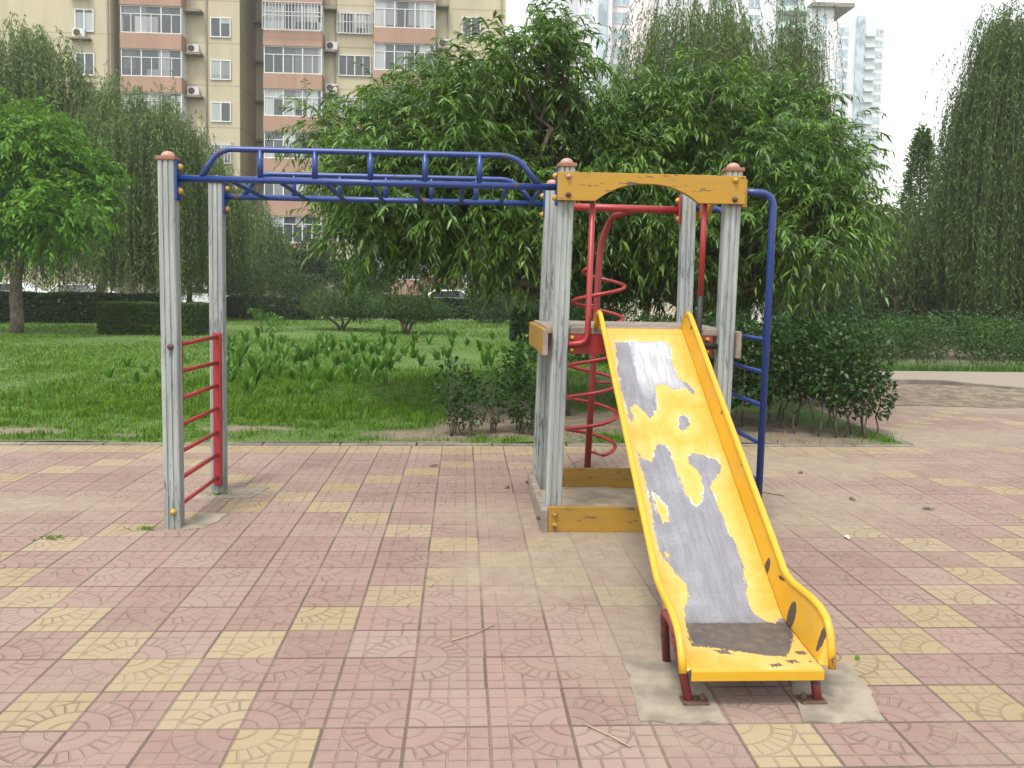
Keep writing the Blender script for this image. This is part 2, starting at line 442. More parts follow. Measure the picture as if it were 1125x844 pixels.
t = NT('lawn_soil'); p = t.pos(); d = t.attr('dirt'); n1 = t.noise(p, 6., 6., .7); n2 = t.noise(p, .5, 4.)
gcol = t.mix(t.step(n1, .35, .65), (.042, .084, .009), (.070, .130, .014))
gcol = t.mix(t.m('MULTIPLY', t.step(n2, .4, .7), .5), gcol, (.095, .165, .020))
dcol = t.mix(t.step(n1, .3, .7), (.125, .092, .062), (.205, .162, .112))
dcol = t.mix(t.step(t.noise(p, 45., 3.), .62, .7), dcol, (.07, .055, .038))
t.bsdf(t.mix(d, gcol, dcol), .95, 0., t.bump(n1, .04)); M['lawn'] = t.mat
t = NT('distant_ground'); p = t.pos(); n1 = t.noise(p, .8, 6., .7)
t.bsdf(t.mix(n1, (.05, .085, .025), (.12, .12, .07)), .95); M['ground'] = t.mat
def zter(X, Y): return -.03-.17*sstep(Y, 35., 41.)
tag(grid_mesh('ground', np.r_[-900, -300, np.linspace(-100, 120, 45), 300, 900], np.r_[-120, -30, -10, np.linspace(0, 60, 61), 90, 150, 300, 600, 1400], zter, M['ground']), kind='structure')
# lawn sheet behind the kerb, rising a little
lx = np.linspace(-26, 4.86, 180); ly = np.r_[np.linspace(0, 1, 90)**1.6]
def lawn():
    XX, S = np.meshgrid(lx, ly); YY = KY(XX)+.05+S*(34.5-KY(XX))
    ZZ = .015+.03*vnoise(XX, YY, .9)*sstep(YY, 6, 9)+.01*vnoise(XX, YY, 4.)
    nx = len(lx); i = np.arange(nx-1); j = np.arange(len(ly)-1); I, J_ = np.meshgrid(i, j); b = (J_*nx+I).ravel()
    o = np_mesh('lawn', np.c_[XX.ravel(), YY.ravel(), ZZ.ravel()], np.c_[b, b+1, b+nx+1, b+nx], M['lawn'])
    a_ = o.data.attributes.new('dirt', 'FLOAT', 'POINT'); a_.data.foreach_set('value', dirt(XX, YY).ravel().astype(np.float32)); o['kind'] = 'structure'
lawn()
# soil bed behind the right hedge and to the far right
sheet('soil', [(4.96, 8.7), (6.0, 8.96), (6.9, 12.0), (8.1, 13.5), (30, 15), (30, 40), (4.96, 40)], -.008, plain('bed_soil', (.10, .08, .055), .95, 0., .4, 2.))
# sand pit
t = NT('dry_sand'); p = t.pos(); n1 = t.noise(t.scalev(p, 1, 1, 3), 5., 8., .75); n2 = t.noise(p, 60., 3.)
t.bsdf(t.mix(t.step(n1, .40, .60), (.150, .115, .075), (.275, .220, .155)), .95, 0., t.bump(t.m('ADD', n1, t.m('MULTIPLY', n2, .2)), .09)); M['sand'] = t.mat
def zsand(X, Y):
    e = np.exp(-((X-8.3)/1.3)**2-((Y-9.9)/.9)**2)*.075+np.exp(-((X-11)/2.2)**2-((Y-9.2)/.8)**2)*.03
    return e+.022*vnoise(X, Y, 5.)*(.4+e*8)+.022*vnoise(X, Y, 13.)
XX_, YY_ = np.meshgrid(np.linspace(0, 1, 90), np.linspace(0, 1, 50))
fx = 5.9+XX_*(15-5.9); fy0 = 8.97-.055*(fx-5.9)+.10*np.sin(fx*2.1)*0-.12*np.abs(np.sin(fx*1.7+1))*np.clip((fx-5.9)*2, 0, 1)-.06*np.abs(np.sin(fx*4.3))*np.clip((fx-5.9)*2, 0, 1); fy1 = np.interp(fx, [5.9, 6.6, 8.4, 9.3, 15], [10.2, 11.8, 11.6, 10.5, 8.9])
fY = fy0+YY_*(fy1-fy0)
b_ = (np.arange(49)[:, None]*90+np.arange(89)[None, :]).ravel()
o = np_mesh('sand_pit', np.c_[fx.ravel(), fY.ravel(), (.005+np.clip(zsand(fx, fY)+.02, 0, 1)*np.minimum(1, (YY_*2.2)**1.3)*np.minimum(1, XX_*8)*np.minimum(1, (1-YY_)*7)).ravel()], np.c_[b_, b_+1, b_+91, b_+90], M['sand']); o['kind'] = 'structure'
k = MB()
pl = [(6.3, 11.75), (8.45, 11.6), (9.3, 10.5), (12, 9.75), (15, 8.9)]
for (x0, y0), (x1, y1) in zip(pl, pl[1:]):
    dv = Vector((x1-x0, y1-y0, 0)).normalized(); nv = Vector((-dv.y, dv.x, 0))*.06
    A_ = Vector((x0, y0, 0)); B_ = Vector((x1, y1, 0))-dv*.01
    q = [A_-nv, B_-nv, B_+nv, A_+nv]
    k.add([(v_.x, v_.y, -.1) for v_ in q]+[(v_.x, v_.y, .09) for v_ in q], [(3, 2, 1, 0), (4, 5, 6, 7), (0, 1, 5, 4), (1, 2, 6, 5), (2, 3, 7, 6), (3, 0, 4, 7)])
tag(k.build('sand_pit_kerb', M['kerb'], None, .01), kind='structure')
t = NT('beige_path_slabs'); p = t.pos(); X, Y, Z = t.xyz(p); n1 = t.noise(p, 4., 6., .7)
t.bsdf(t.mix(n1, (.195, .160, .122), (.255, .215, .168)), .9); M['path'] = t.mat
sheet('path', [(6.3, 11.82), (8.5, 11.68), (9.36, 10.58), (12, 9.85), (16, 8.8), (20, 9), (24, 13.9), (8.1, 13.45)], .06, M['path'])

# concrete pads that hold the slide feet and the left posts
def pad(name, pts, z=.006):
    m = MB(); c = np.mean(pts, 0); rp = []
    for i in range(len(pts)):
        a_, b_ = np.array(pts[i]), np.array(pts[(i+1) % len(pts)])
        for s_ in range(8): q = a_+(b_-a_)*s_/8; rp.append(tuple(q+np.random.default_rng(i*9+s_).normal(0, .006, 2)))
    m.prism(rp, -.05, z, 'z'); tag(m.build(name, M['concrete']), kind='structure')
pad('concrete_pad', [(.86, .02), (1.19, -.01), (1.17, .50), (.90, .60)])
pad('concrete_pad', [(1.47, .0), (1.79, .0), (1.88, .50), (1.58, .50)])
pad('concrete_pad', [(-1.80, 3.35), (-1.36, 3.40), (-1.30, 3.72), (-1.85, 3.72)], .004)
pad('concrete_pad', [(-1.62, 2.56), (-1.47, 2.58), (-1.40, 2.95), (-1.62, 2.95)], .004)


# ================================================================== PLAYGROUND SET
PG = empty('playground_set', (.15, 2.6, 0))
tag(PG, 'weathered playground climbing frame of grey posts with yellow slide and blue overhead ladder', 'climbing frame')
PG_OFF = Vector(PG.location)


def part(mb, name, mat, parent=None, bevel=0.):
    """mesh built in world coordinates, re-based onto its parent"""
    o = mb.build(name, mat, None, bevel)
    par = parent or PG
    base = Vector(par.get('_base', PG_OFF))
    return rebase(o, par)


def rebase(o, par):
    if par == PG: o.data.transform(Matrix.Translation(-PG_OFF))
    else: o.data.transform(Matrix.Translation(-PG_OFF))
    o.parent = par; return o


# ribbed post outline (0.126 wide, two V grooves a side)
PH = .052
def post_outline(h=.052, c=.010, g=.006, d=.007):
    side = [(-h+c, -h)]
    for gx in (-h/3, h/3): side += [(gx-g, -h), (gx-g*.6, -h+d), (gx+g*.6, -h+d), (gx+g, -h)]
    side += [(h-c, -h), (h-c*.3, -h+c*.3)]
    pts = []
    for q in range(4):
        ca, sa = [(1, 0), (0, 1), (-1, 0), (0, -1)][q]
        pts += [(x*ca-y*sa, x*sa+y*ca) for x, y in side]
    return pts


def dome_bolt(mb, c, axis, sgn, r=.019):
    prof = [(r*1.1, 0), (r*1.1, .004*sgn), (r, .010*sgn), (r*.75, .020*sgn), (r*.35, .026*sgn), (r*.05, .027*sgn)]
    mb.lathe(prof, c, 12, axis)


def make_post(bx, tx, y, z0, z1, bolts=()):
    m = MB(); pts = post_outline(); n = len(pts)
    vs = [(bx+p[0], y+p[1], z0) for p in pts]+[(tx+p[0], y+p[1], z1) for p in pts]
    m.add(vs, [(i, (i+1) % n, n+(i+1) % n, n+i) for i in range(n)]); m.add(vs, [tuple(range(n))[::-1], tuple(range(n, 2*n))])
    po = part(m, 'post', M['post'])
    m = MB(); h = .061; m.box(tx-h, tx+h, y-h, y+h, z1+.0005, z1+.026)
    cp = part(m, 'cap', M['cap'], po, .006)
    m = MB(); m.lathe([(.043, .026), (.043, .032), (.038, .045), (.026, .056), (.010, .061), (.001, .0615)], (tx, y, z1), 20)
    part(m, 'cap_dome', M['dome'], po)
    for dx, dz, mat in bolts:
        m = MB(); q = bx+(tx-bx)*(dz-z0)/(z1-z0); dome_bolt(m, (q+dx, y-PH+.0005, dz), 'y', -1); part(m, 'bolt', M[mat], po)
    return po


FY, BY = 2.62, 3.62
make_post(-1.668, -1.69, FY, 0., 2.352, ((.01, 1.18, 'rust'), (.01, .114, 'bolt')))
make_post(-1.655, -1.662, BY, 0., 2.322)
make_post(.796, .842, FY, 0., 2.372)
make_post(.792, .848, BY, 0., 2.352)
make_post(1.898, 1.938, FY, 0., 2.370)
make_post(1.898, 1.902, BY, 0., 2.340)

# ---- blue overhead ladder
m = MB()
zb = lambda x: 2.247+.006*(x+.4)
m.tube([(-1.63, FY, 2.246), (.785, FY, 2.246)], .0215, 12)
m.tube([(-1.60, BY, 2.228), (.79, BY, 2.228)], .0215, 12)
OL = part(m, 'overhead_ladder', M['blue'])
for y, zr, x0, x1, x2, x3, zl in ((FY, 2.436, -1.485, -1.375, .515, .665, 2.25), (BY, 2.402, -1.465, -1.36, .555, .70, 2.232)):
    m = MB(); m.tube(bend([(x0, y, zl), (x1, y, zr), (x2, y, zr+.004), (x3, y, zl)], .10, 8), .0185, 12)
    part(m, 'guard_rail', M['blue'], OL)
for xs, y, z0, z1 in (((-1.115, -.772, -.42, -.072, .278), FY, 2.25, 2.438), ((-1.093, -.752, -.409, -.067, .27), BY, 2.232, 2.404)):
    for x in xs:
        m = MB(); m.tube([(x, y, z0), (x, y, z1)], .019 if y == FY else .017, 10); part(m, 'upright', M['blue'], OL)
for x in (-1.30, -.995, -.71, -.42, -.135, .17, .465, .69):
    m = MB(); m.tube([(x, FY, 2.240), (x-.01, BY, 2.222)], .0155, 10); part(m, 'rung', M['blue'], OL)
for x, y, s in ((-1.637, FY, 1), (-1.609, BY, 1)):
    m = MB(); m.box(x, x+.014, y-.045, y+.045, 2.11, 2.36 if y == FY else 2.33); part(m, 'end_plate', M['blue'], OL, .003)
    for dz in (2.315, 2.165):
        b_ = MB(); dome_bolt(b_, (x+.014, y, dz-(.03 if y == BY else 0)), 'x', 1, .021); part(b_, 'bolt', M['bolt'], OL)
for x, y in ((.789, FY), (.795, BY)):
    m = MB(); m.box(x-.014, x, y-.045, y+.045, 2.13, 2.35); part(m, 'end_plate', M['blue'], OL, .003)
    for dz in (2.315, 2.175):
        b_ = MB(); dome_bolt(b_, (x-.014, y-.02, dz-(.03 if y == BY else 0)), 'x', -1, .021); part(b_, 'bolt', M['bolt'], OL)

# ---- red rung ladder between the two left posts
m = MB(); m.box(-1.675, -1.615, BY-PH-.036, BY-PH-.001, .06, 1.215)
RL = part(m, 'rung_ladder', M['red'], None, .008)
m = MB(); m.box(-1.69, -1.63, FY+PH+.001, FY+.08, .06, 1.215); part(m, 'side_bar', M['red'], RL, .004)
for z0, z1 in zip((1.184, 1.01, .828, .655, .478, .302, .13), (1.184, .99, .82, .647, .466, .295, .122)):
    m = MB(); m.tube([(-1.655, FY+.075, z0), (-1.645, BY-.075, z1)], .0145, 10); part(m, 'rung', M['red'], RL)
for z in (1.184, .99, .82, .647, .466, .295, .122):
    pass

# ---- arched boards
def arch_outline(a, b, z0, z1, s, e, h, sag=0.):
    pts = [(a, z1), (a, z0), (s, z0)]
    for k in range(1, 24):
        q = k/24; pts.append((s+(e-s)*q, z0+h*(1-abs(2*q-1)**2.3)))
    pts += [(e, z0), (b, z0), (b, z1)]
    return pts
m = MB(); m.prism(arch_outline(.776, 1.994, 2.155, 2.335, 1.02, 1.69, .115), FY-.1, FY-PH-.002, 'y')
AB = part(m, 'arch_board', M['board'], None, .003)
for x, z, mt in ((.845, 2.305, 'dome'), (.845, 2.19, 'rust'), (1.925, 2.305, 'bolt'), (1.925, 2.185, 'rust')):
    b_ = MB(); dome_bolt(b_, (x, FY-.1, z), 'y', -1, .0165); part(b_, 'bolt', M[mt], AB)
m = MB(); m.prism(arch_outline(FY-.06, BY+.075, 2.14, 2.32, FY+.25, BY-.22, .11), 1.984, 2.018, 'x')
part(m, 'arch_board', M['board'], None, .003)

# ---- red top bar and handrails
m = MB(); m.tube([(.868, BY, 2.213), (1.826, BY, 2.203)], .029, 14)
TB = part(m, 'top_bar', M['red'])
m = MB(); m.box(1.822, 1.836, BY-.04, BY+.04, 2.10, 2.31); part(m, 'end_plate', M['red'], TB, .003)
for dz in (2.275, 2.135): b_ = MB(); dome_bolt(b_, (1.822, BY-.02, dz), 'x', -1, .02); part(b_, 'bolt', M['bolt'], TB)
HY = FY-.034
m = MB(); m.tube(bend([(1.014, HY, 2.28), (.998, HY, 1.238), (.852, HY+.01, 1.228)], .09, 8), .0195, 12); part(m, 'handrail', M['red'])
m = MB(); m.tube([(1.748, HY, 2.28), (1.738, HY, 1.56)], .0195, 12); HR = part(m, 'handrail', M['red'])
m = MB(); m.tube(bend([(1.738, HY, 1.559), (1.734, HY, 1.24), (1.86, HY+.01, 1.228)], .09, 8), .0192, 12); o = part(m, 'worn_lower_tube', plain('bare_dark_steel', (.014, .011, .010), .6, 0., .4, 20.), HR)

# ---- platform
m = MB(); m.box(.735, 1.96, FY-.012, BY+.09, 1.296, 1.338)
PF = part(m, 'platform', M['wood'], None, .004)
m = MB(); m.box(.86, 1.84, FY-.008, FY+.022, 1.165, 1.2955); part(m, 'front_rail_board', M['red'], PF, .004)
for x in (.90, 1.80):
    for z in (1.27, 1.19): b_ = MB(); dome_bolt(b_, (x, FY-.008, z), 'y', -1, .015); part(b_, 'bolt', M['bolt'], PF)
m = MB(); m.box(.700, .7345, FY-.095, BY+.09, 1.158, 1.325); part(m, 'side_board', M['baseboard'], PF, .004)
m = MB(); m.box(.7015, .733, FY-.0975, FY-.0955, 1.160, 1.323); part(m, 'board_end', M['wood'], PF)
m = MB(); m.box(1.972, 2.006, FY-.09, BY+.09, 1.155, 1.33); part(m, 'side_board', M['wood'], PF, .004)

# ---- base frame with its sand
m = MB(); m.box(.758, 1.99, FY-.105, FY-.068, .0, .166)
BF = part(m, 'base_frame', M['baseboard'], None, .004)
for x, z in ((.80, .12), (.80, .045)): b_ = MB(); dome_bolt(b_, (x, FY-.105, z), 'y', -1, .015); part(b_, 'bolt', M['bolt'], BF)
m = MB(); m.box(.71, .7555, FY-.11, BY+.12, .0, .145); sb = part(m, 'side_board', M['wood'], BF, .005)
for y in (FY-.05, BY): b_ = MB(); dome_bolt(b_, (.71, y, .08), 'x', -1, .013); part(b_, 'bolt', M['rust'], BF)
m = MB(); m.box(.758, 1.99, BY+.0, BY+.036, .0, .175)
m.v = [(x, y+.065, z) for x, y, z in m.v]; part(m, 'back_board', M['baseboard'], BF, .004)
m = MB(); m.box(1.992, 2.03, FY-.11, BY+.12, .0, .145); part(m, 'side_board', M['wood'], BF, .005)
m = MB(); nx = 14
vs = []; fs = []
M['sandfill'] = plain('pale_trodden_sand', (.30, .245, .17), .95, 0., .2, 8.)
for j in range(nx):
    for i in range(nx):
        x = .757+i*(1.991-.757)/(nx-1); y = FY-.067+j*(BY+.064-FY+.067)/(nx-1)
        vs.append((x, y, .028+.012*mnoise.noise(Vector((x*4, y*4, 0)))+.01*mnoise.noise(Vector((x*15, y*15, 3)))))
fs = [(j*nx+i, j*nx+i+1, (j+1)*nx+i+1, (j+1)*nx+i) for j in range(nx-1) for i in range(nx-1)]
m.add(vs, fs, True); part(m, 'sand_fill', M['sandfill'], BF)

# ---- red spiral climber behind the tower
cx = lambda z: 1.298+.034*z
m = MB()
arm = bend([(cx(0), 4.5, -.02), (cx(1.0), 4.5, 1.0), (cx(2.0), 4.5, 1.98), (1.44, 4.38, 2.2), (1.50, BY, 2.205)], .22, 10)
m.tube(arm, .029, 14)
SC = part(m, 'spiral_climber', M['darkred'])
cp = []; N = 200
for i in range(N+1):
    q = i/N; z = 1.76-q*1.60; a_ = R(185)-q*5.7*2*PI
    rr_ = .222*min(1, .5+q*12)
    cp.append((cx(z)+.012+rr_*math.cos(a_), 4.5+rr_*math.sin(a_), z))
m = MB(); m.tube(cp, .0165, 8); part(m, 'coil', M['red'], SC)
for q in (.2, .62, 1.0):
    i = int(q*N); x, y, z = cp[i]; m = MB(); m.tube([(cx(z), 4.5, z), (x, y, z)], .012, 8); part(m, 'coil_bracket', M['darkred'], SC)

# ---- blue side climber on the right
m = MB()
m.tube(bend([(1.99, FY, 2.245), (2.215, FY, 2.24), (2.185, FY, -.02)], .13, 10), .0235, 12)
SD = part(m, 'side_climber', M['blue'])
m = MB(); m.tube(bend([(1.96, BY, 2.225), (2.195, BY, 2.22), (2.175, BY, -.02)], .13, 10), .0235, 12); part(m, 'climber_pole', M['blue'], SD)
for z in (1.272, 1.052, .83, .575, .32):
    m = MB(); m.tube([(2.187+.012*z, FY, z), (2.177+.012*z, BY, z-.004)], .0155, 10); part(m, 'rung', M['blue'], SD)

# ---- the slide
def sdf(P, poly):
    """signed distance (positive inside) of points P (n,2) to a polygon"""
    poly = np.asarray(poly, float); d = np.full(len(P), 1e9); ins = np.zeros(len(P), bool)
    for i in range(len(poly)):
        a_, b_ = poly[i-1], poly[i]; e = b_-a_; w_ = P-a_
        q = np.clip((w_@e)/max(e@e, 1e-12), 0, 1); d = np.minimum(d, np.hypot(*(w_-q[:, None]*e).T))
        c1 = (a_[1] > P[:, 1]) != (b_[1] > P[:, 1])
        with np.errstate(divide='ignore', invalid='ignore'):
            xc = a_[0]+(P[:, 1]-a_[1])/(b_[1]-a_[1]+1e-15)*e[0]
        ins ^= c1 & (P[:, 0] < xc)
    return np.where(ins, d, -d)
WA=[(1.138,2.342),(1.211,2.354),(1.275,2.363),(1.354,2.346),(1.42,2.366),(1.467,2.344),(1.48,2.291),(1.467,2.23),(1.463,2.142),(1.466,2.071),(1.481,2.008),(1.515,1.988),(1.533,1.941),(1.534,1.888),(1.51,1.927),(1.499,1.961),(1.454,1.933),(1.417,1.939),(1.368,1.979),(1.338,1.972),(1.312,1.938),(1.299,1.852),(1.295,1.788),(1.261,1.731),(1.234,1.715),(1.214,1.749),(1.189,1.793),(1.17,1.812),(1.142,1.786),(1.145,1.711),(1.127,1.675),(1.115,1.711),(1.114,1.786),(1.108,1.862),(1.107,1.941),(1.113,2.065),(1.126,2.209)]
WS=[(1.222,2.359),(1.354,2.346),(1.42,2.366),(1.467,2.344),(1.48,2.291),(1.467,2.23),(1.463,2.142),(1.466,2.071),(1.485,2.002),(1.499,1.961),(1.454,1.933),(1.417,1.939),(1.368,1.979),(1.338,1.972),(1.312,1.938),(1.282,1.839),(1.247,1.851),(1.224,1.903),(1.218,1.97),(1.221,2.095),(1.227,2.27)]  # outline of the sky reflection painted on the upper bare metal
WB=[(1.396,1.721),(1.43,1.73),(1.456,1.703),(1.448,1.66),(1.421,1.63),(1.389,1.612),(1.38,1.641)]
WC=[(1.125,1.493),(1.13,1.426),(1.184,1.394),(1.216,1.482),(1.246,1.528),(1.279,1.517),(1.297,1.461),(1.3,1.373),(1.309,1.269),(1.315,1.188),(1.348,1.12),(1.38,1.149),(1.417,1.229),(1.421,1.311),(1.406,1.353),(1.379,1.385),(1.381,1.428),(1.408,1.466),(1.471,1.44),(1.536,1.423),(1.549,1.375),(1.526,1.322),(1.483,1.29),(1.453,1.239),(1.462,1.149),(1.468,1.054),(1.474,.962),(1.49,.909),(1.485,.79),(1.474,.688),(1.455,.605),(1.468,.564),(1.484,.531),(1.535,.496),(1.578,.537),(1.595,.512),(1.580,.383),(1.525,.283),(1.476,.2),(1.41,.213),(1.324,.237),(1.261,.262),(1.197,.287),(1.13,.3),(1.131,.362),(1.149,.494),(1.163,.579),(1.199,.647),(1.196,.717),(1.166,.761),(1.146,.79),(1.118,.851),(1.11,.913),(1.112,.993),(1.123,1.09),(1.122,1.207),(1.121,1.288),(1.115,1.393)]
WH1=[(1.147,1.207),(1.167,1.187),(1.196,1.129),(1.197,1.025),(1.166,1.025),(1.147,1.09)]
WCH=[[(1.46,.172),(1.50,.180),(1.515,.155),(1.47,.146)],[(1.525,.245),(1.565,.255),(1.57,.222),(1.535,.22)],[(1.38,.142),(1.43,.150),(1.45,.126),(1.39,.122)],[(1.20,.262),(1.25,.255),(1.27,.225),(1.22,.235)],[(1.545,.165),(1.57,.172),(1.572,.15)]]
WH2=[(1.143,.874),(1.159,.851),(1.149,.835),(1.137,.843)]

# bed profile (Y, Z) from platform down to the lip
PROF = [(2.575, 1.342), (2.50, 1.342)]
for k_ in range(1, 5): q = k_/5; PROF.append((2.50-.07*q, 1.342-.028*q*q))
PROF += [(2.43, 1.312)]
ys_ = np.linspace(2.43, .60, 330)[1:]
PROF += [(y, 1.312+(y-2.43)*(1.312-.222)/(2.43-.60)) for y in ys_]
PROF += [(.555, .199), (.52, .187), (.48, .182)]
PROF += [(y, .160+(y-.10)*(.022/.38)) for y in np.linspace(.47, .10, 75)]
PROF = np.array(PROF)
def xl(y): return 1.072+.015*(y-.1)/2.4
def xr(y): return 1.585+.013*(y-.1)/2.4
nu = 72; uu = np.linspace(0, 1, nu)
BX = np.array([xl(y)+(xr(y)-xl(y))*uu for y in PROF[:, 0]]); BYY = np.repeat(PROF[:, :1], nu, 1); BZ = np.repeat(PROF[:, 1:], nu, 1)
BZ = BZ+.006*np.sin(BX*23+BYY*3)*0  # flat sheet
nr = len(PROF); b_ = (np.arange(nr-1)[:, None]*nu+np.arange(nu-1)[None, :]).ravel()
SL = np_mesh('slide', np.c_[BX.ravel(), BYY.ravel(), BZ.ravel()], np.c_[b_, b_+1, b_+nu+1, b_+nu], M['bed'])
P2 = np.c_[BX.ravel(), BYY.ravel()]
wear = np.maximum.reduce([sdf(P2, WA), sdf(P2, WB), sdf(P2, WC)]+[sdf(P2, q_) for q_ in WCH]); wear = np.minimum(wear, -np.maximum(sdf(P2, WH1), sdf(P2, WH2)))
a_ = SL.data.attributes.new('wear', 'FLOAT', 'POINT'); a_.data.foreach_set('value', wear.astype(np.float32))
a_ = SL.data.attributes.new('sky_glare', 'FLOAT', 'POINT'); a_.data.foreach_set('value', sdf(P2, WS).astype(np.float32))
sm = SL.modifiers.new('thickness', 'SOLIDIFY'); sm.thickness = .004; sm.offset = -1 if SL.data.polygons[50].normal.z > 0 else 1
rebase(SL, PG)
m = MB(); m.box(1.070, 1.587, .094, .104, .118, .1575); part(m, 'lip', M['rail'], SL, .003)

# side panels: from bed edge up to the rail line
RAIL = [(2.60, 1.335), (2.575, 1.385), (2.53, 1.428), (2.47, 1.445), (2.41, 1.432)]
RAIL += [(y, 1.432+(y-2.41)*(1.432-.362)/(2.41-.62)) for y in np.linspace(2.36, .64, 40)]
RAIL += [(.60, .352), (.55, .337), (.48, .327), (.38, .318), (.29, .305), (.22, .285), (.165, .25), (.13, .20), (.105, .145)]
RAIL = np.array(RAIL)
def bedz(y): return np.interp(y, PROF[::-1, 0], PROF[::-1, 1])
SPOTS = [(.768, .34, .022, .040), (.47, .225, .036, .062), (.19, .245, .016, .055), (1.62, .93, .010, .012), (2.34, 1.36, .012, .014), (1.25, .72, .010, .013), (.63, .335, .03, .008)]
RAILR = RAIL.copy()
_k = RAIL[:, 0] < .63
RAILR[_k] = np.array([(.60, .358), (.53, .348), (.44, .346), (.35, .345), (.27, .338), (.205, .318), (.168, .275), (.150, .215), (.138, .145)])
def densify(A, step=.008):
    L = np.r_[0, np.cumsum(np.hypot(*np.diff(A, axis=0).T))]; q = np.linspace(0, L[-1], int(L[-1]/step))
    return np.c_[np.interp(q, L, A[:, 0]), np.interp(q, L, A[:, 1])]
for s in (-1, 1):
    nv = 26; V = []; W_ = []; RL_ = densify(RAIL if s < 0 else RAILR)
    for (y, z) in RL_:
        ye = min(max(y, .102), 2.57); zb_ = bedz(ye)+.0005
        xb = (xl(ye) if s < 0 else xr(ye)); xt = xb+s*(.030+(.016*sstep(.62-y, 0., .3) if s > 0 else 0))
        for q in np.linspace(0, 1, nv):
            yy = ye+(y-ye)*q; zz = zb_+(z-zb_)*q; V.append((xb+(xt-xb)*q, yy, zz))
            W_.append(max([(1-math.hypot((yy-a)/c, (zz-b)/d))*min(c, d) for a, b, c, d in SPOTS]) if s > 0 else -.05)
    # refine along the length for the chip spots
    n_ = len(RL_); b_ = (np.arange(n_-1)[:, None]*nv+np.arange(nv-1)[None, :]).ravel()
    o = np_mesh('side_panel', V, np.c_[b_, b_+1, b_+nv+1, b_+nv], M['slide'])
    a_ = o.data.attributes.new('wear', 'FLOAT', 'POINT'); a_.data.foreach_set('value', np.array(W_, np.float32))
    md = o.modifiers.new('thickness', 'SOLIDIFY'); md.thickness = .004; md.offset = 0
    rebase(o, SL)
    pts = [((xl(y) if s < 0 else xr(y))+s*(.033+(.016*sstep(.62-y, 0., .3) if s > 0 else 0)), y, z) for y, z in (RAIL if s < 0 else RAILR)]
    m = MB(); m.tube(pts, .0160, 12); part(m, 'side_rail', M['rail'], SL)
# feet: hoop of red tube each side with foot plates
for s in (-1, 1):
    xb = 1.052 if s < 0 else 1.604
    xo = xb+(-.012 if s < 0 else .010)
    m = MB()
    if s < 0: m.tube(bend([(xb+.028, .165, .005), (xb-.012, .27, .275), (xb-.018, .42, .275), (xb+.030, .54, .005)], .06, 8), .0185, 12)
    else: m.tube(bend([(xb-.012, .165, .005), (xb-.014, .20, .125), (xb-.014, .45, .125), (xb-.01, .54, .005)], .06, 8), .0185, 12)
    lg = part(m, 'leg', M['foot'], SL)
    fx_ = xb+(.028 if s < 0 else -.012)
    m = MB(); x0, x1 = (fx_-.028, fx_+.075) if s < 0 else (fx_-.075, fx_+.028)
    m.box(x0, x1, .13, .20, .0065, .0135); fp = part(m, 'foot_plate', M['rust'], SL, .002)
    m = MB(); m.lathe([(.012, .0), (.012, .012), (.007, .013), (.007, .022), (.001, .022)], (x1-.02 if s < 0 else x0+.02, .165, .0135), 6); part(m, 'bolt', M['rust'], SL)

# ================================================================== FOLIAGE TOOLS
def nrm(a): return a/np.maximum(np.linalg.norm(a, axis=-1, keepdims=True), 1e-9)


def leaf_cloud(P, D, L, W, rng, fold=.22, droop=.12, detail=True):
    """pointed leaves: P base points, D directions; returns verts, tri faces"""
    n = len(P); L = np.broadcast_to(L, (n,))[:, None]; W = np.broadcast_to(W, (n,))[:, None]
    D = nrm(D); U = nrm(np.array([0, 0, 1.])+rng.normal(0, .55, (n, 3)))
    S = nrm(np.cross(D, U)); N = np.cross(S, D)
    if detail:
        mid = P+D*L*.42; tip = P+D*L*np.array([1.])-np.array([0, 0, 1.])*L*droop
        V = np.stack([P, mid+S*W*.5+N*W*fold, mid-N*0, mid-S*W*.5+N*W*fold, tip], 1)
        f = np.array([[0, 3, 2], [0, 2, 1], [2, 3, 4], [2, 4, 1]])
        k = 5
    else:
        mid = P+D*L*.45; tip = P+D*L-np.array([0, 0, 1.])*L*droop
        V = np.stack([P, mid+S*W*.5+N*W*fold*.5, tip, mid-S*W*.5+N*W*fold*.5], 1)
        f = np.array([[0, 3, 1], [1, 3, 2]]); k = 4
    F = (f[None]+np.arange(n)[:, None, None]*k).reshape(-1, 3)
    return V.reshape(-1, 3), F


def cat_mesh(parts):
    V = []; F = []; o = 0
    for v, f in parts: V.append(v); F.append(f+o); o += len(v)
    return np.concatenate(V), np.concatenate(F)


def stick(P0, P1, r):
    """thin three sided sticks between point arrays"""
    n = len(P0); d = nrm(P1-P0); a = nrm(np.cross(d, np.array([.3, .5, .8]))); b = np.cross(d, a)
    V = []
    for P, rr in ((P0, r), (P1, r*.6)):
        for k in range(3): V.append(P+(a*math.cos(2.094*k)+b*math.sin(2.094*k))*rr)
    V = np.stack(V, 1).reshape(-1, 3)
    f = np.array([[0, 1, 4], [0, 4, 3], [1, 2, 5], [1, 5, 4], [2, 0, 3], [2, 3, 5]])
    return V, (f[None]+np.arange(n)[:, None, None]*6).reshape(-1, 3)


def limb(mb, p0, p1, r0, r1, rnd, n=7, wob=.12):
    p0, p1 = Vector(p0), Vector(p1); L = (p1-p0).length; pts = []; rs = []
    for i in range(n+1):
        q = i/n; w = math.sin(q*PI)*wob*L
        pts.append(p0.lerp(p1, q)+Vector((rnd.uniform(-1, 1), rnd.uniform(-1, 1), rnd.uniform(-.3, .8)))*w*.5); rs.append(r0+(r1-r0)*q)
    mb.tube(pts, rs, 8); return pts


def tree_thing(name, label, cat, base, group=None):
    o = empty(name, tuple(base)); tag(o, label, cat, group); return o


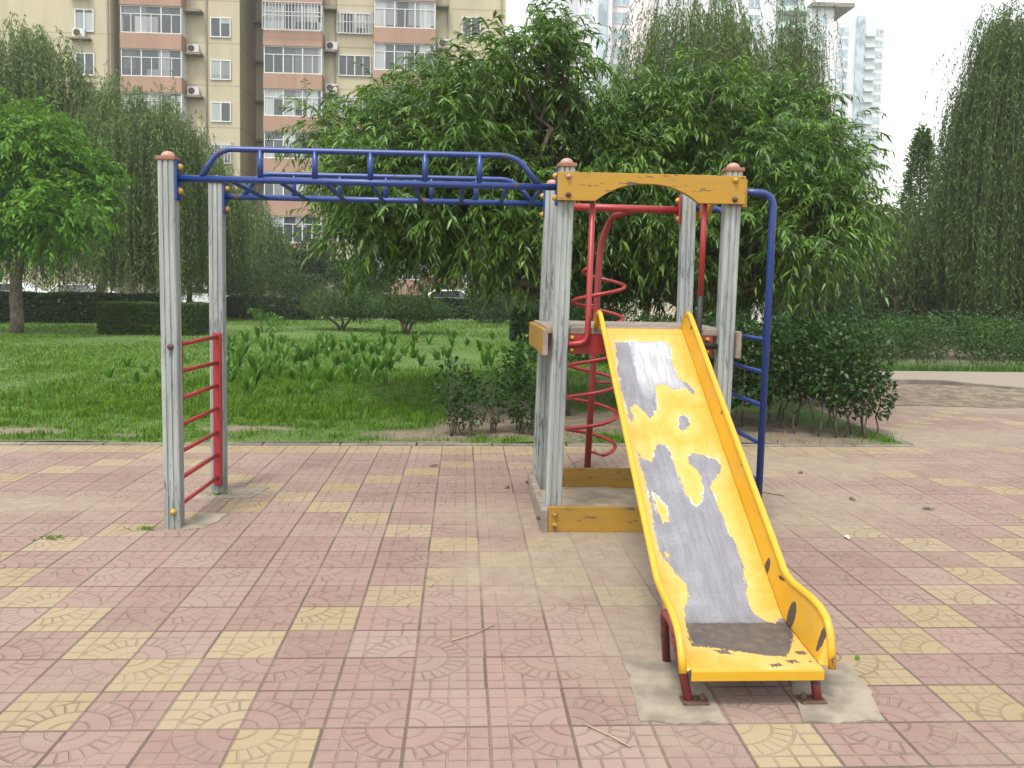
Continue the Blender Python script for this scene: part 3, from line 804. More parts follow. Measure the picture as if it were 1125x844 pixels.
def set_local(o, root): o.data.transform(Matrix.Translation(-Vector(root.location))); o.parent = root


def peach_tree(name, label, base, lobes, seed, leafL, leafW, mat, trunk_r, dens, group=None, twigL=.55, nleaf=14, hang=.45, forkz=1.5):
    """lobes = list of (x,y,z,radius): the crown is twigs of long drooping leaves radiating from clumps on each lobe"""
    rng = np.random.default_rng(seed); rnd = random.Random(seed)
    root = tree_thing(name, label, 'tree', base, group)
    mb = MB(); b = Vector(base); fork = b+Vector((rnd.uniform(-.1, .1), rnd.uniform(-.1, .1), forkz))
    limb(mb, b-Vector((0, 0, .1)), fork, trunk_r*1.25, trunk_r*.85, rnd, 6, .06)
    T0, TD = [], []
    for (x, y, z, r) in lobes:
        c = Vector((x, y, z)); limb(mb, fork, c, trunk_r*.5, .015, rnd, 8, .18)
        nc = max(5, int(dens*r*r)); dirs = nrm(rng.normal(0, 1, (nc, 3)))
        rad = r*rng.uniform(.25, 1., nc)**.6
        cen = np.array([x, y, z])+dirs*rad[:, None]*np.array([1, 1, .85])
        for k in range(nc):
            nt = rng.integers(5, 10)
            d = nrm(dirs[k]*.8+np.array([0, 0, .35])+rng.normal(0, .75, (nt, 3)))
            T0.append(cen[k]+rng.normal(0, .10, (nt, 3))); TD.append(d)
    set_local(mb.build('trunk', M['bark']), root)
    T0 = np.concatenate(T0); TD = np.concatenate(TD); nt = len(T0)
    tl = twigL*rng.uniform(.55, 1.25, nt)
    q = (np.arange(nleaf)+.7)/nleaf
    tt = q[None, :, None]; l = tl[:, None, None]
    P = T0[:, None]+TD[:, None]*l*tt-np.array([0, 0, 1.])*l*tt**2*hang
    tan = nrm(TD[:, None]-np.array([0, 0, 2.])*tt*hang)
    side = nrm(np.cross(tan, np.array([0, 0, 1.]))+1e-4)
    sg = np.where(np.arange(nleaf) % 2 == 0, 1., -1.)[None, :, None]
    D = tan*.65+side*sg*.7+np.array([0, 0, -.38])+rng.normal(0, .28, P.shape)
    Ls = leafL*rng.uniform(.45, 1.25, P.shape[:2])*rng.uniform(.75, 1.15, (nt, 1))*(1-.35*(q[None, :] > .88))
    v1 = leaf_cloud(P.reshape(-1, 3), D.reshape(-1, 3), Ls.ravel(), leafW*Ls.ravel()/leafL*rng.uniform(.8, 1.2, Ls.size), rng, .2, .18)
    ends = P[:, -1]; mids = P[:, nleaf//2]
    v2 = stick(T0, mids, np.full((nt, 1), .0045)); v3 = stick(mids, ends, np.full((nt, 1), .003))
    V, F = cat_mesh([v1, v2, v3]); mi = np.zeros(len(F)); mi[len(v1[1]):] = 1
    set_local(np_mesh('crown', V, F, [mat, M['twig']], None, True, mi), root)
    return root


def willow(name, label, base, top, rx, ry, seed, mat, nstr, zlow, leafL=.11, leafW=.020, group=None, spacing=.07, trunk_r=.2, umb=.45, lean=(0, 0), nb=34):
    """weeping willow: strands arching out of a dome and hanging down"""
    rng = np.random.default_rng(seed); rnd = random.Random(seed)
    root = tree_thing(name, label, 'tree', base, group); bx, by, bz = base; H = top-bz
    trunk_r *= .62; mb = MB(); fork = Vector((bx+lean[0]*.4, by, bz+H*.33)); limb(mb, Vector(base)-Vector((0, 0, .1)), fork, trunk_r*1.3, trunk_r*.9, rnd, 6, .05)
    parts = []; Pall, Dall = [], []
    for k in range(nb):
        a = rng.uniform(0, 2*PI); rr = math.sqrt(rng.uniform(0.02, 1.)); zz = math.sqrt(max(0, 1-rr*rr*.92))
        e = np.array([bx+lean[0]+rx*.82*rr*math.cos(a), by+lean[1]+ry*.82*rr*math.sin(a), bz+H*(1-umb)+H*umb*zz*rng.uniform(.75, 1.0)])
        if k < 12: limb(mb, fork, e, trunk_r*.45, .02, rnd, 8, .15)
        out = np.array([math.cos(a), math.sin(a), 0.]); cl = rng.uniform(.3, 1.25)
        for s in range(max(1, int(nstr*1.7)//nb)):
            p0 = e+rng.normal(0, 1, 3)*np.array([.26, .26, .40]); o2 = nrm(out+rng.normal(0, .5, 3)*np.array([1, 1, .2])); 
            reach = rng.uniform(.15, .9)*rx*.30; ends = zlow+abs(rng.normal(0, .5))+rng.uniform(0, 1)**1.5*H*.55*cl
            ln = p0[2]-ends
            if ln < .5: continue
            n = int(ln/spacing); t_ = np.arange(n)*spacing; 
            h = reach*(1-np.exp(-t_/(.5+reach)))
            P = p0[None]+o2[None]*h[:, None]; P[:, 2] = p0[2]+.22*reach*np.sin(np.clip(t_/.5, 0, PI))-np.maximum(0, t_-.10)
            P[:, :2] += np.cumsum(rng.normal(0, .006, (n, 2)), 0)
            Pall.append(P)
            sd = rng.normal(0, 1, (n, 3)); sd[:, 2] = -abs(rng.normal(1.1, .4, n)); Dall.append(sd)
            if n > 4: parts.append((P[0:-1:4][:len(P[4::4])], P[4::4]))
    set_local(mb.build('trunk', M['bark']), root)
    P = np.concatenate(Pall); D = np.concatenate(Dall); n = len(P)
    v1 = leaf_cloud(P, D, leafL*1.15*rng.uniform(.6, 1.2, n), leafW*1.35*rng.uniform(.8, 1.3, n), rng, .1, .1, False)
    A = np.concatenate([p_[0] for p_ in parts]); B = np.concatenate([p_[1] for p_ in parts])
    v2 = stick(A, B, np.full((len(A), 1), .006))
    V, F = cat_mesh([v1, v2]); mi = np.zeros(len(F)); mi[len(v1[1]):] = 1
    set_local(np_mesh('crown', V, F, [mat, M['twig']], None, True, mi), root)
    return root


def bush_cloud(blobs, rng, n_per_m2, L, W, detail=True, up=.35, fill=.35, bump=.12, zmin=-1e9, squash=1.):
    """leaves over lumpy ellipsoids (x,y,z,rx,ry,rz)"""
    Ps, Ds = [], []
    for (x, y, z, rx, ry, rz) in blobs:
        area = 4*PI*((rx*ry)**1.6/3+(rx*rz)**1.6/3+(ry*rz)**1.6/3)**(1/1.6)
        n = int(area*n_per_m2); d = nrm(rng.normal(0, 1, (n, 3)))
        lump = 1+bump*vnoise(d[:, 0]*3+x, d[:, 1]*3+d[:, 2]*2.2+y, 2.2)
        rad = np.where(rng.uniform(0, 1, n) < fill, rng.uniform(.45, 1., n), rng.uniform(.90, 1.04, n))*lump
        P = np.array([x, y, z])+d*rad[:, None]*np.array([rx, ry, rz])
        Ps.append(P); Ds.append(nrm(d+np.array([0, 0, up])+rng.normal(0, .6, (n, 3))))
    P = np.concatenate(Ps); D = np.concatenate(Ds); k = P[:, 2] > zmin; P, D = P[k], D[k]; n = len(P)
    return leaf_cloud(P, D, L*rng.uniform(.65, 1.2, n), W*rng.uniform(.75, 1.2, n), rng, .2, .1, detail)


def shrub(name, label, cat, base, blobs, seed, mat, dens, L, W, nst=6, group=None, detail=True, stem_r=.016, zmin=.05, fill=.35, bump=.12, up=.35):
    rng = np.random.default_rng(seed); rnd = random.Random(seed)
    root = tree_thing(name, label, cat, base, group)
    V, F = bush_cloud(blobs, rng, dens, L, W, detail, up, fill, bump, zmin)
    set_local(np_mesh('foliage', V, F, mat), root)
    for k in range(nst):
        mb = MB(); bl = blobs[k % len(blobs)]
        p0 = Vector((bl[0]+rnd.uniform(-.6, .6)*bl[3], bl[1]+rnd.uniform(-.5, .5)*bl[4], -.03)) if nst > 3 else Vector(base)-Vector((0, 0, .03))
        p1 = Vector((bl[0]+rnd.uniform(-.7, .7)*bl[3], bl[1]+rnd.uniform(-.5, .5)*bl[4], bl[2]+rnd.uniform(-.1, .4)*bl[5]))
        pts = limb(mb, p0, p1, stem_r, stem_r*.4, rnd, 5, .1)
        set_local(mb.build('stem', M['bark']), root)
    return root


def hedge_blobs(x0, x1, y0, y1, z0, z1, seed, step=.45):
    r = random.Random(seed); out = []; n = max(1, round((x1-x0)/step)); m_ = max(1, round((y1-y0)/step))
    for i in range(n):
        for j in range(m_):
            out.append((x0+(i+.5)*(x1-x0)/n+r.uniform(-.05, .05), y0+(j+.5)*(y1-y0)/m_, (z0+z1)/2+r.uniform(-.06, .06),
                        (x1-x0)/n*.72, (y1-y0)/m_*.72, (z1-z0)/2*r.uniform(.92, 1.06)))
    return out


M['twig'] = plain('green_twig', (.075, .095, .03), .8)
M['peach'] = foliage('peach_leaves', [(.014, .042, .005), (.038, .098, .010), (.085, .182, .017), (.185, .315, .034)], .40, .26, .45)
M['ash'] = foliage('bright_leaves', [(.035, .10, .006), (.075, .20, .010), (.15, .33, .016)], .5, .34, .25)
M['willow'] = foliage('willow_leaves', [(.060, .104, .028), (.100, .160, .042), (.160, .235, .064)], .6, .28, .2)
M['willowdark'] = foliage('dark_willow_leaves', [(.042, .083, .019), (.070, .128, .030), (.120, .190, .050)], .6, .26, .2)
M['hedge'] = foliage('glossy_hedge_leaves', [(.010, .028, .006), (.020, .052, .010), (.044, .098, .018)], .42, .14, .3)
M['hedgepale'] = foliage('paler_hedge_leaves', [(.018, .050, .009), (.034, .086, .013), (.070, .148, .023)], .45, .2, .25)  # lighter green than the other hedge leaves
M['boxhedge'] = foliage('small_box_leaves', [(.022, .050, .009), (.040, .082, .014), (.085, .145, .026)], .5, .2, .25)
M['greyshrub'] = foliage('grey_green_leaves', [(.022, .042, .015), (.040, .070, .026), (.072, .108, .046)], .55, .2, .25)
M['bush'] = foliage('mid_green_leaves', [(.016, .036, .008), (.030, .060, .012), (.056, .098, .021)], .55, .2, .25)
M['dark'] = foliage('dark_evergreen_leaves', [(.010, .025, .008), (.018, .042, .012), (.034, .068, .020)], .6, .1, .15)
M['canna'] = foliage('broad_fresh_leaves', [(.042, .118, .012), (.068, .172, .018), (.105, .235, .028)], .45, .32, .25)
M['grass'] = foliage('grass_blades', [(.042, .102, .006), (.074, .166, .008), (.122, .236, .015)], .6, .28, .12)
M['pinkflower'] = foliage('pink_flowers', [(.45, .09, .16), (.6, .16, .24)], .6, .2, .2)

# ================================================================== TREES
def lobes_px(lst, seed, Y0, spread):
    r = random.Random(seed); out = []
    for x, y, rad in lst:
        Y = Y0+r.uniform(-spread, spread); p = at(x, y, Y); out.append((p[0], p[1], p[2], rad/CF*(Y-CC[1])))
    return out
L1 = lobes_px([(415, 180, 62), (375, 205, 42), (350, 130, 24), (490, 150, 80), (575, 105, 62), (550, 200, 80), (480, 235, 60), (410, 248, 45), (600, 70, 42), (560, 45, 28), (590, 30, 22), (625, 130, 40), (455, 110, 36), (530, 85, 40), (600, 250, 45), (430, 275, 26), (622, 48, 14), (385, 150, 30)], 1, 7.7, 1.0)
L1 += lobes_px([(520, 170, 80), (590, 170, 80), (450, 200, 60), (510, 245, 55), (570, 255, 50), (440, 255, 40), (540, 275, 30)], 2, 9.6, .3)
L1 += lobes_px([(480, 238, 40), (540, 246, 36), (425, 236, 32), (585, 248, 34), (510, 220, 48), (570, 215, 44)], 6, 7.0, .25)
p = gnd(612, 452); peach_tree('peach_tree', 'broad leafy green peach tree behind blue overhead ladder, tallest of the two', (p[0], 7.6, 0), L1, 21, .128, .030, M['peach'], .10, 92, 'peach trees behind the climbing frame', .50, 16, .45, 1.45)
L2 = lobes_px([(700, 160, 70), (770, 165, 80), (850, 185, 75), (900, 180, 46), (930, 165, 26), (915, 220, 40), (890, 245, 55), (835, 260, 52), (760, 240, 62), (690, 230, 62), (810, 120, 42), (735, 105, 40), (870, 118, 32), (690, 120, 32), (925, 255, 26), (785, 95, 24), (900, 128, 24), (880, 295, 30)], 3, 8.2, 1.0)
L2 += lobes_px([(720, 190, 80), (800, 200, 85), (870, 220, 60), (760, 280, 55), (660, 250, 60), (700, 275, 50), (740, 255, 60), (830, 285, 45), (640, 275, 40), (670, 295, 30), (790, 300, 30)], 4, 10.0, .3)
p = gnd(724, 440); peach_tree('peach_tree', 'wide peach tree with drooping leaves behind the yellow arched board', (p[0], 8.4, 0), L2, 22, .128, .030, M['peach'], .10, 92, 'peach trees behind the climbing frame', .50, 16, .5, 1.35)

L3 = lobes_px([(20, 165, 48), (60, 190, 44), (85, 205, 32), (40, 140, 26), (-30, 180, 60), (10, 215, 50), (65, 232, 34), (-60, 230, 50), (100, 190, 18), (30, 245, 34), (-25, 135, 34)], 5, 21.5, 1.2)
peach_tree('leafy_tree', 'bright green leafy tree with slender leaning trunk at left lawn edge', (-12.1, 21.8, 0), L3, 23, .22, .080, M['ash'], .15, 42, None, .85, 12, .4, 3.2)

def wbase(px, Y): p = at(px, 330, Y); return (p[0], Y, -.03 if Y < 35 else -.4)
def ztop(px, y, Y): return at(px, y, Y)[2]
b = wbase(20, 31); willow('willow_tree', 'tall weeping willow at far left behind the bright green tree', b, ztop(20, 30, 31), 3.7, 3.2, 31, M['willow'], 900, .5, .16, .030, 'weeping willows', .10, .2, .42)
b = wbase(103, 30); willow('willow_tree', 'weeping willow whose strands hang behind the left front post', b, ztop(150, 92, 30), 2.7, 2.6, 32, M['willow'], 1000, .5, .15, .028, 'weeping willows', .09, .22, .45, (1.5, 0))
b = wbase(206, 34); willow('willow_tree', 'lower weeping willow between the two left grey posts', b, ztop(215, 165, 34), 2.3, 2.0, 33, M['willow'], 760, .5, .15, .028, 'weeping willows', .09, .16, .5, (.3, 0))
b = wbase(272, 42); willow('willow_tree', 'pale distant weeping willow below the recess between apartment blocks', b, ztop(272, 218, 42), 2.1, 2.0, 34, M['willow'], 420, -.2, .18, .034, 'weeping willows', .12, .15, .5)
b = wbase(752, 20); willow('willow_tree', 'feathery willow crown rising above the peach trees before white towers', b, ztop(745, -12, 20), 2.5, 2.2, 35, M['willow'], 900, 3.0, .13, .022, 'weeping willows', .085, .2, .42, (0, 0), 70)
b = wbase(860, 20.5); willow('willow_tree', 'slim willow in front of the balconied white tower', b, ztop(858, 4, 20.5), .85, 1.0, 36, M['willow'], 260, 3.5, .12, .022, 'weeping willows', .085, .14, .4)
b = wbase(1135, 21.5); willow('willow_tree', 'large dark weeping willow at the right edge against white sky', b, ztop(1150, -20, 21.5), 3.0, 2.8, 37, M['willowdark'], 1150, .7, .14, .025, 'weeping willows', .085, .24, .55)
b = wbase(1080, 24.5); willow('willow_tree', 'lower weeping willow left of the large right one behind hedges', b, ztop(1075, 118, 24.5), 1.7, 2.0, 38, M['willowdark'], 620, .5, .14, .026, 'weeping willows', .09, .18, .55)
b = wbase(985, 26); willow('willow_tree', 'shaded weeping willow behind hedges beside the peach tree right edge', b, ztop(985, 228, 26), 2.2, 2.0, 39, M['willowdark'], 760, .5, .15, .028, 'weeping willows', .09, .16, .5)
b = wbase(575, 27); willow('willow_tree', 'small young weeping willow on the lawn near the round dark bush', b, ztop(577, 296, 27), .62, .6, 40, M['willow'], 130, .3, .10, .020, 'weeping willows', .08, .05, .45)


def conifer(name, label, base, h, r, seed, mat, L=.14):
    rng = np.random.default_rng(seed); root = tree_thing(name, label, 'tree', base)
    n = int(9000*h*r/6); q = rng.uniform(0, 1, n)**.75; rad = r*(1-q)**.75*np.where(rng.uniform(0, 1, n) < .3, rng.uniform(.4, 1, n), rng.uniform(.85, 1.08, n))
    a = rng.uniform(0, 2*PI, n); rad = rad*(1+.30*np.sin(a*4+q*17)+.25*np.sin(a*7-q*29)+.15*np.sin(q*60+a*2))+np.abs(rng.normal(0, .10, n)); q = q*(1-.06*np.abs(np.sin(a*3))); P = np.c_[base[0]+rad*np.cos(a), base[1]+rad*np.sin(a), base[2]+.25+q*(h-.25)]
    D = np.c_[np.cos(a), np.sin(a), rng.normal(.5, .5, n)]
    V, F = leaf_cloud(P, D+rng.normal(0, .4, (n, 3)), L*rng.uniform(.6, 1.2, n), L*.3, rng, .2, .1, False)
    set_local(np_mesh('crown', V, F, mat), root)
    m_ = MB(); m_.tube([base, (base[0], base[1], base[2]+h*.8)], [.12, .02], 8); set_local(m_.build('trunk', M['bark']), root)
p = wbase(1005, 27.5); conifer('evergreen_tree', 'narrow dark pointed evergreen beside the right willow', p, ztop(1005, 140, 27.5)+.1, 1.05, 51, M['willowdark'], .18)
p = wbase(905, 19); conifer('evergreen_tree', 'squat dark evergreen in shade behind the blue side pole', p, 2.7, 1.5, 52, M['dark'])
p = wbase(700, 15.0); shrub('dark_shrub', 'dark shrub in tree shade behind the red spiral climber', 'shrub', p, [(p[0]-.45, 15, .75, .75, .6, .85), (p[0]-1.1, 15.3, .6, .6, .6, .7)], 53, M['dark'], 420, .09, .035, 5)
p = wbase(790, 15.5); shrub('dark_shrub', 'dark shrub in tree shade between the two right tower posts', 'shrub', p, [(p[0], 15.5, .9, .8, .6, 1.0)], 54, M['dark'], 420, .09, .035, 5)

# ================================================================== HEDGES AND SHRUBS
# long hedge along the kerb, right of the slide
blobs = hedge_blobs(2.15, 4.4, 6.2, 7.35, .32, 1.28, 61, .42)+[(4.56, 6.3, .80, .32, .28, .38), (4.74, 6.35, .48, .22, .24, .32), (4.4, 6.15, .60, .28, .25, .36), (4.5, 6.9, .90, .32, .35, .38), (4.2, 6.1, .75, .3, .25, .4)]
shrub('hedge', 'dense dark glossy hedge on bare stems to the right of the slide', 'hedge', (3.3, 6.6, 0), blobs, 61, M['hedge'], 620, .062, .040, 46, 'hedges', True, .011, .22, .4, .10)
blobs = hedge_blobs(4.3, 5.6, 8.6, 9.6, .25, 1.10, 62, .45)
shrub('hedge', 'hedge block set back just behind the right end of the glossy hedge', 'hedge', (4.9, 9.1, 0), blobs, 62, M['hedge'], 420, .055, .034, 18, 'hedges', True, .011, .2)
blobs = [(.10, 6.05, .56, .22, .2, .24), (.26, 6.0, .38, .20, .2, .22), (.16, 6.1, .24, .15, .15, .16)]
shrub('shrub', 'small dark leafy shrub left of the tower posts by the kerb', 'shrub', (.15, 6.05, 0), blobs, 63, M['hedge'], 560, .055, .036, 6, 'kerbside shrubs', True, .009, .1, .4, .18)
blobs = [(.50, 6.25, .50, .13, .14, .20), (.52, 6.2, .24, .09, .1, .14)]
shrub('shrub', 'thin sparse shrub between two denser kerbside shrubs', 'shrub', (.51, 6.2, 0), blobs, 64, M['hedge'], 330, .055, .036, 5, 'kerbside shrubs', True, .009, .08, .4, .2)
blobs = [(.92, 6.35, .72, .26, .26, .30), (.84, 6.2, .42, .24, .24, .26), (.96, 6.15, .24, .22, .2, .2), (.72, 6.35, .66, .16, .16, .2)]
shrub('shrub', 'tallest dark shrub beside the tower posts at left', 'shrub', (.88, 6.25, 0), blobs, 65, M['hedge'], 560, .055, .036, 7, 'kerbside shrubs', True, .010, .1, .4, .18)
# hedges beyond the path
p0, p1 = at(980, 408, 14.2), at(1038, 408, 14.2)
blobs = hedge_blobs(p0[0], p1[0], 14.1, 15.0, .16, 1.05, 66, .45)
shrub('hedge', 'rounded hedge clump beyond the beige path, left of the gap', 'hedge', ((p0[0]+p1[0])/2, 14.5, 0), blobs, 66, M['hedgepale'], 330, .065, .04, 8, 'hedges', True, .012, .1)
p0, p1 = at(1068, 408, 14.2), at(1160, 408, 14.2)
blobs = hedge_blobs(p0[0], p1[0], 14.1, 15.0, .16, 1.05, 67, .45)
shrub('hedge', 'hedge clump beyond the beige path, right of the gap', 'hedge', ((p0[0]+p1[0])/2, 14.5, 0), blobs, 67, M['hedgepale'], 330, .065, .04, 10, 'hedges', True, .012, .1)
p0, p1 = at(915, 380, 17.5), at(1190, 380, 17.5)
blobs = hedge_blobs(p0[0], p1[0], 17.0, 18.2, .1, 1.10, 68, .6)
shrub('hedge', 'long level hedge running behind the two path side clumps', 'hedge', ((p0[0]+p1[0])/2, 17.5, 0), blobs, 68, M['hedge'], 260, .07, .042, 10, 'hedges', False, .012, .08)
p0, p1 = at(930, 385, 15.2), at(985, 385, 15.2)
blobs = hedge_blobs(p0[0], p1[0], 15.0, 15.8, .1, 1.0, 69, .5)
shrub('hedge', 'short hedge piece filling in left of the path side clumps', 'hedge', ((p0[0]+p1[0])/2, 15.3, 0), blobs, 69, M['hedge'], 300, .065, .04, 6, 'hedges', True, .012, .1)


def clipped(name, label, x0, x1, y0, y1, z1, seed, mat, dens, L, W, rot=0., group='hedges'):
    """square-cut hedge: leaves over the faces of a box"""
    rng = np.random.default_rng(seed); c = np.array([(x0+x1)/2, (y0+y1)/2, 0]); hx, hy = (x1-x0)/2, (y1-y0)/2
    Ps, Ds = [], []
    for nrm_, A in (((0, 0, 1), 4*hx*hy*1.5), ((0, -1, 0), 2*hx*z1), ((0, 1, 0), 2*hx*z1*.5), ((1, 0, 0), 2*hy*z1), ((-1, 0, 0), 2*hy*z1)):
        n = int(A*dens*5); u1 = rng.uniform(-1, 1, n); u2 = rng.uniform(-1, 1, n); u3 = rng.uniform(0.02, 1, n)
        if nrm_[2]: P = np.c_[u1*hx, u2*hy, np.full(n, z1)]
        elif nrm_[1]: P = np.c_[u1*hx, np.full(n, nrm_[1]*hy), u3*z1]
        else: P = np.c_[np.full(n, nrm_[0]*hx), u2*hy, u3*z1]
        dep = rng.exponential(.05, n)[:, None]-.03*vnoise(P[:, 0]*3+P[:, 1]*2, P[:, 2]*3, 1.5)[:, None]
        Ps.append(P-np.array(nrm_)*dep); Ds.append(np.array(nrm_)*.8+rng.normal(0, .6, (n, 3))+np.array([0, 0, .2]))
    P = np.concatenate(Ps); D = np.concatenate(Ds); n = len(P)
    V, F = leaf_cloud(P, D, L*rng.uniform(.7, 1.2, n), W*rng.uniform(.8, 1.2, n), rng, .2, .1, False)
    root = tree_thing(name, label, 'hedge', (c[0], c[1], 0), group); root.rotation_euler = (0, 0, rot)
    o = np_mesh('foliage', V, F, mat); o.parent = root
    rr = random.Random(seed)
    for k_ in range(max(4, int(hx*3))): m_ = MB(); x_ = rr.uniform(-.9, .9)*hx; y_ = rr.uniform(-.6, .6)*hy; m_.tube([(x_, y_, -.03), (x_+.05, y_, z1*.8)], [.025, .012], 6); o = m_.build('stem', M['bark']); o.parent = root
    return root
clipped('hedge', 'square cut low hedge block standing alone on the left lawn', -9.95, -7.3, 21.9, 23.3, .88, 71, M['boxhedge'], 900, .06, .035)
clipped('hedge', 'dark clipped hedge running behind the bright green tree at left', -19.5, -10.2, 27.6, 29.0, .98, 72, M['dark'], 420, .11, .07)
clipped('hedge', 'short dark clipped hedge seen between the two left posts', -9.7, -6.2, 34.3, 35.3, .80, 73, M['dark'], 420, .11, .07)
clipped('hedge', 'long dark hedge at the far side of the lawn', -5.5, 5.5, 36.2, 37.6, .84, 74, M['dark'], 300, .12, .075)
clipped('hedge', 'tall dark hedge added as a backdrop beneath the right willows', 9.5, 27, 28.4, 29.6, 2.3, 76, M['dark'], 200, .13, .08)  # added dark backdrop closing bright gaps, stands in for far tree bases
clipped('hedge', 'dark hedge far behind the tower posts in tree shade', 1.6, 6.6, 21.0, 22.0, .9, 75, M['dark'], 350, .11, .07)

p = gnd(300, 348); Yb = 33.
c = at(300, 318, Yb)
shrub('shrub', 'large spreading grey green shrub in the middle of the lawn', 'shrub', (c[0], Yb, 0), [(c[0], Yb, 1.15, 1.5, 1.1, 1.0), (c[0]+1.1, Yb, 1.0, 1.0, .9, .85), (c[0]-1.0, Yb, .95, .9, .9, .8), (c[0]+.2, Yb, 1.9, .8, .7, .7), (c[0]+2.0, Yb+.3, .8, .8, .8, .7)], 81, M['greyshrub'], 200, .12, .045, 8, 'lawn bushes', False, .03, .05, .4, .2)


def bush_tree(name, label, px, Yb, w, h, seed, mat):
    c = at(px, 340, Yb); x = c[0]; rr = random.Random(seed)
    bl = [(x+rr.uniform(-.35, .35)*w, Yb+rr.uniform(-.3, .3)*w, h*rr.uniform(.45, .76), w*rr.uniform(.22, .33), w*.28, h*rr.uniform(.18, .27)) for _ in range(13)]
    return shrub(name, label, 'bush', (x, Yb, 0), bl, seed, mat, 260, .085, .035, 3, 'lawn bushes', False, .05, .15, .45, .22)
bush_tree('round_bush', 'low spreading bush with dark stems on the lawn, left of a pair', 376, 26., 2.2, 1.45, 82, M['bush'])
bush_tree('round_bush', 'low spreading bush with forked stem on the lawn, right of a pair', 447, 24.5, 2.3, 1.30, 83, M['bush'])
c = at(537, 330, 33.); shrub('round_bush', 'dark rounded bush at far lawn edge near the tower posts', 'bush', (c[0], 33., 0), [(c[0], 33, .85, .95, .8, .85), (c[0]+.6, 33.2, .9, .7, .7, .8)], 84, M['hedge'], 260, .09, .045, 5, 'lawn bushes', False)
c = at(288, 360, 24.); shrub('sapling', 'small bright green sapling on the lawn beside the left posts', 'sapling', (c[0], 24., 0), [(c[0]+.1, 24, .45, .30, .25, .14), (c[0]+.5, 23.8, .30, .35, .25, .16), (c[0]-.2, 24, .62, .16, .15, .1)], 85, M['canna'], 120, .14, .06, 3, None, True, .02, .05)
c = at(478, 312, 52.); s_ = shrub('flowering_shrub', 'shrub with pink blossom clusters far behind the lawn', 'shrub', (c[0], 52., -.2), [(c[0], 52, 1.0, 1.1, .7, .9), (c[0]+1.2, 52, .9, .9, .6, .8), (c[0]-1.0, 52, .8, .8, .6, .7)], 86, M['bush'], 180, .12, .06, 4, None, False, .03, -.1)
rng = np.random.default_rng(5)
for dx, dz in ((-1.2, .15), (-.6, .45), (-.1, .65), (.45, .45), (1.0, .35), (1.5, .2), (.1, .3)):
    V, F = bush_cloud([(c[0]+dx, 51.4, 1.35+dz, .20, .16, .13)], rng, 240, .09, .08, False)
    o = np_mesh('blossom', V, F, M['pinkflower']); set_local(o, s_)
# a backdrop of far greenery between lawn and apartment blocks
for i, (px, Y, w, h, lab) in enumerate(((335, 45, 3.2, 4.2, 'mid green tree crown in front of the pink apartment block'), (400, 44, 3.0, 3.0, 'low dark tree crown behind the pair of lawn bushes'),
                                        (560, 43, 3.6, 3.4, 'dark far tree behind the round lawn bush'), (640, 30, 3.4, 3.6, 'dark far tree seen between the tower posts'),
                                        (880, 30, 4.0, 4.5, 'dark far tree behind the white plank panel'), (955, 33, 4.0, 5.0, 'dark far tree behind the long level hedge'), (1060, 31, 5.0, 4.2, 'dark far tree behind the hanging strands of the right willows'), (760, 27, 4.2, 4.0, 'dark far tree behind the beige house and slide top'), (700, 34, 4.2, 4.6, 'dark far tree behind the red spiral climber'))):
    c = at(px, 320, Y); zb_ = -.42 if Y > 40 else 0.; rr = random.Random(i+900)
    bl = [(c[0]+rr.uniform(-.38, .38)*w, Y+rr.uniform(-.3, .3)*w, zb_+h*rr.uniform(.35, .85), w*rr.uniform(.2, .32), w*.28, h*rr.uniform(.13, .22)) for _ in range(12)]
    rng = np.random.default_rng(i+300); root = tree_thing('background_tree', lab, 'tree', (c[0], Y, zb_), 'far trees')
    V, F = bush_cloud(bl, rng, 190, .2, .09, False, .2, .35, .25); set_local(np_mesh('crown', V, F, [M['greyshrub'], M['bush'], M['dark']][0 if i == 0 else (1 if i == 1 else 2)]), root)
    m_ = MB(); limb(m_, (c[0], Y, zb_-.05), (c[0], Y, zb_+h*.7), .12, .03, rr); set_local(m_.build('trunk', M['bark']), root)

# ------------------------------------------------------------------ broad leaved plants in the lawn
def plant_mesh(seed):
    rng = np.random.default_rng(seed); V, F = [], []
    for k in range(rng.integers(7, 12)):
        a = rng.uniform(0, 2*PI); L = rng.uniform(.26, .46); w = L*rng.uniform(.17, .24); ti = rng.uniform(.05, .42)
        dh = np.array([math.cos(a), math.sin(a), 0]); sd = np.array([-math.sin(a), math.cos(a), 0]); b = len(V)
        for i in range(7):
            q = i/6; out = L*(q*math.sin(ti)+.22*q*q*math.sin(ti+.5)); up = L*(q*math.cos(ti)-.14*q**3)
            ww = w*(math.sin(PI*min(1, q*.92+.06))**.8)*.5; c = dh*(out+.015)+np.array([0, 0, up])
            for s in (-1, 0, 1): V.append(c+sd*s*ww+(np.array([0, 0, 1])*.25*ww if s else 0))
        for i in range(6):
            for s in (0, 1): F.append([b+i*3+s, b+i*3+s+1, b+i*3+s+4, b+i*3+s+3])
    me = np_mesh('leafy_plant_mesh', V, F, M['canna'])
    d = me.data; bpy.data.objects.remove(me); d.name = 'leafy_plant'; return d
PM = [plant_mesh(s) for s in range(5)]
rp = random.Random(4); n = 0
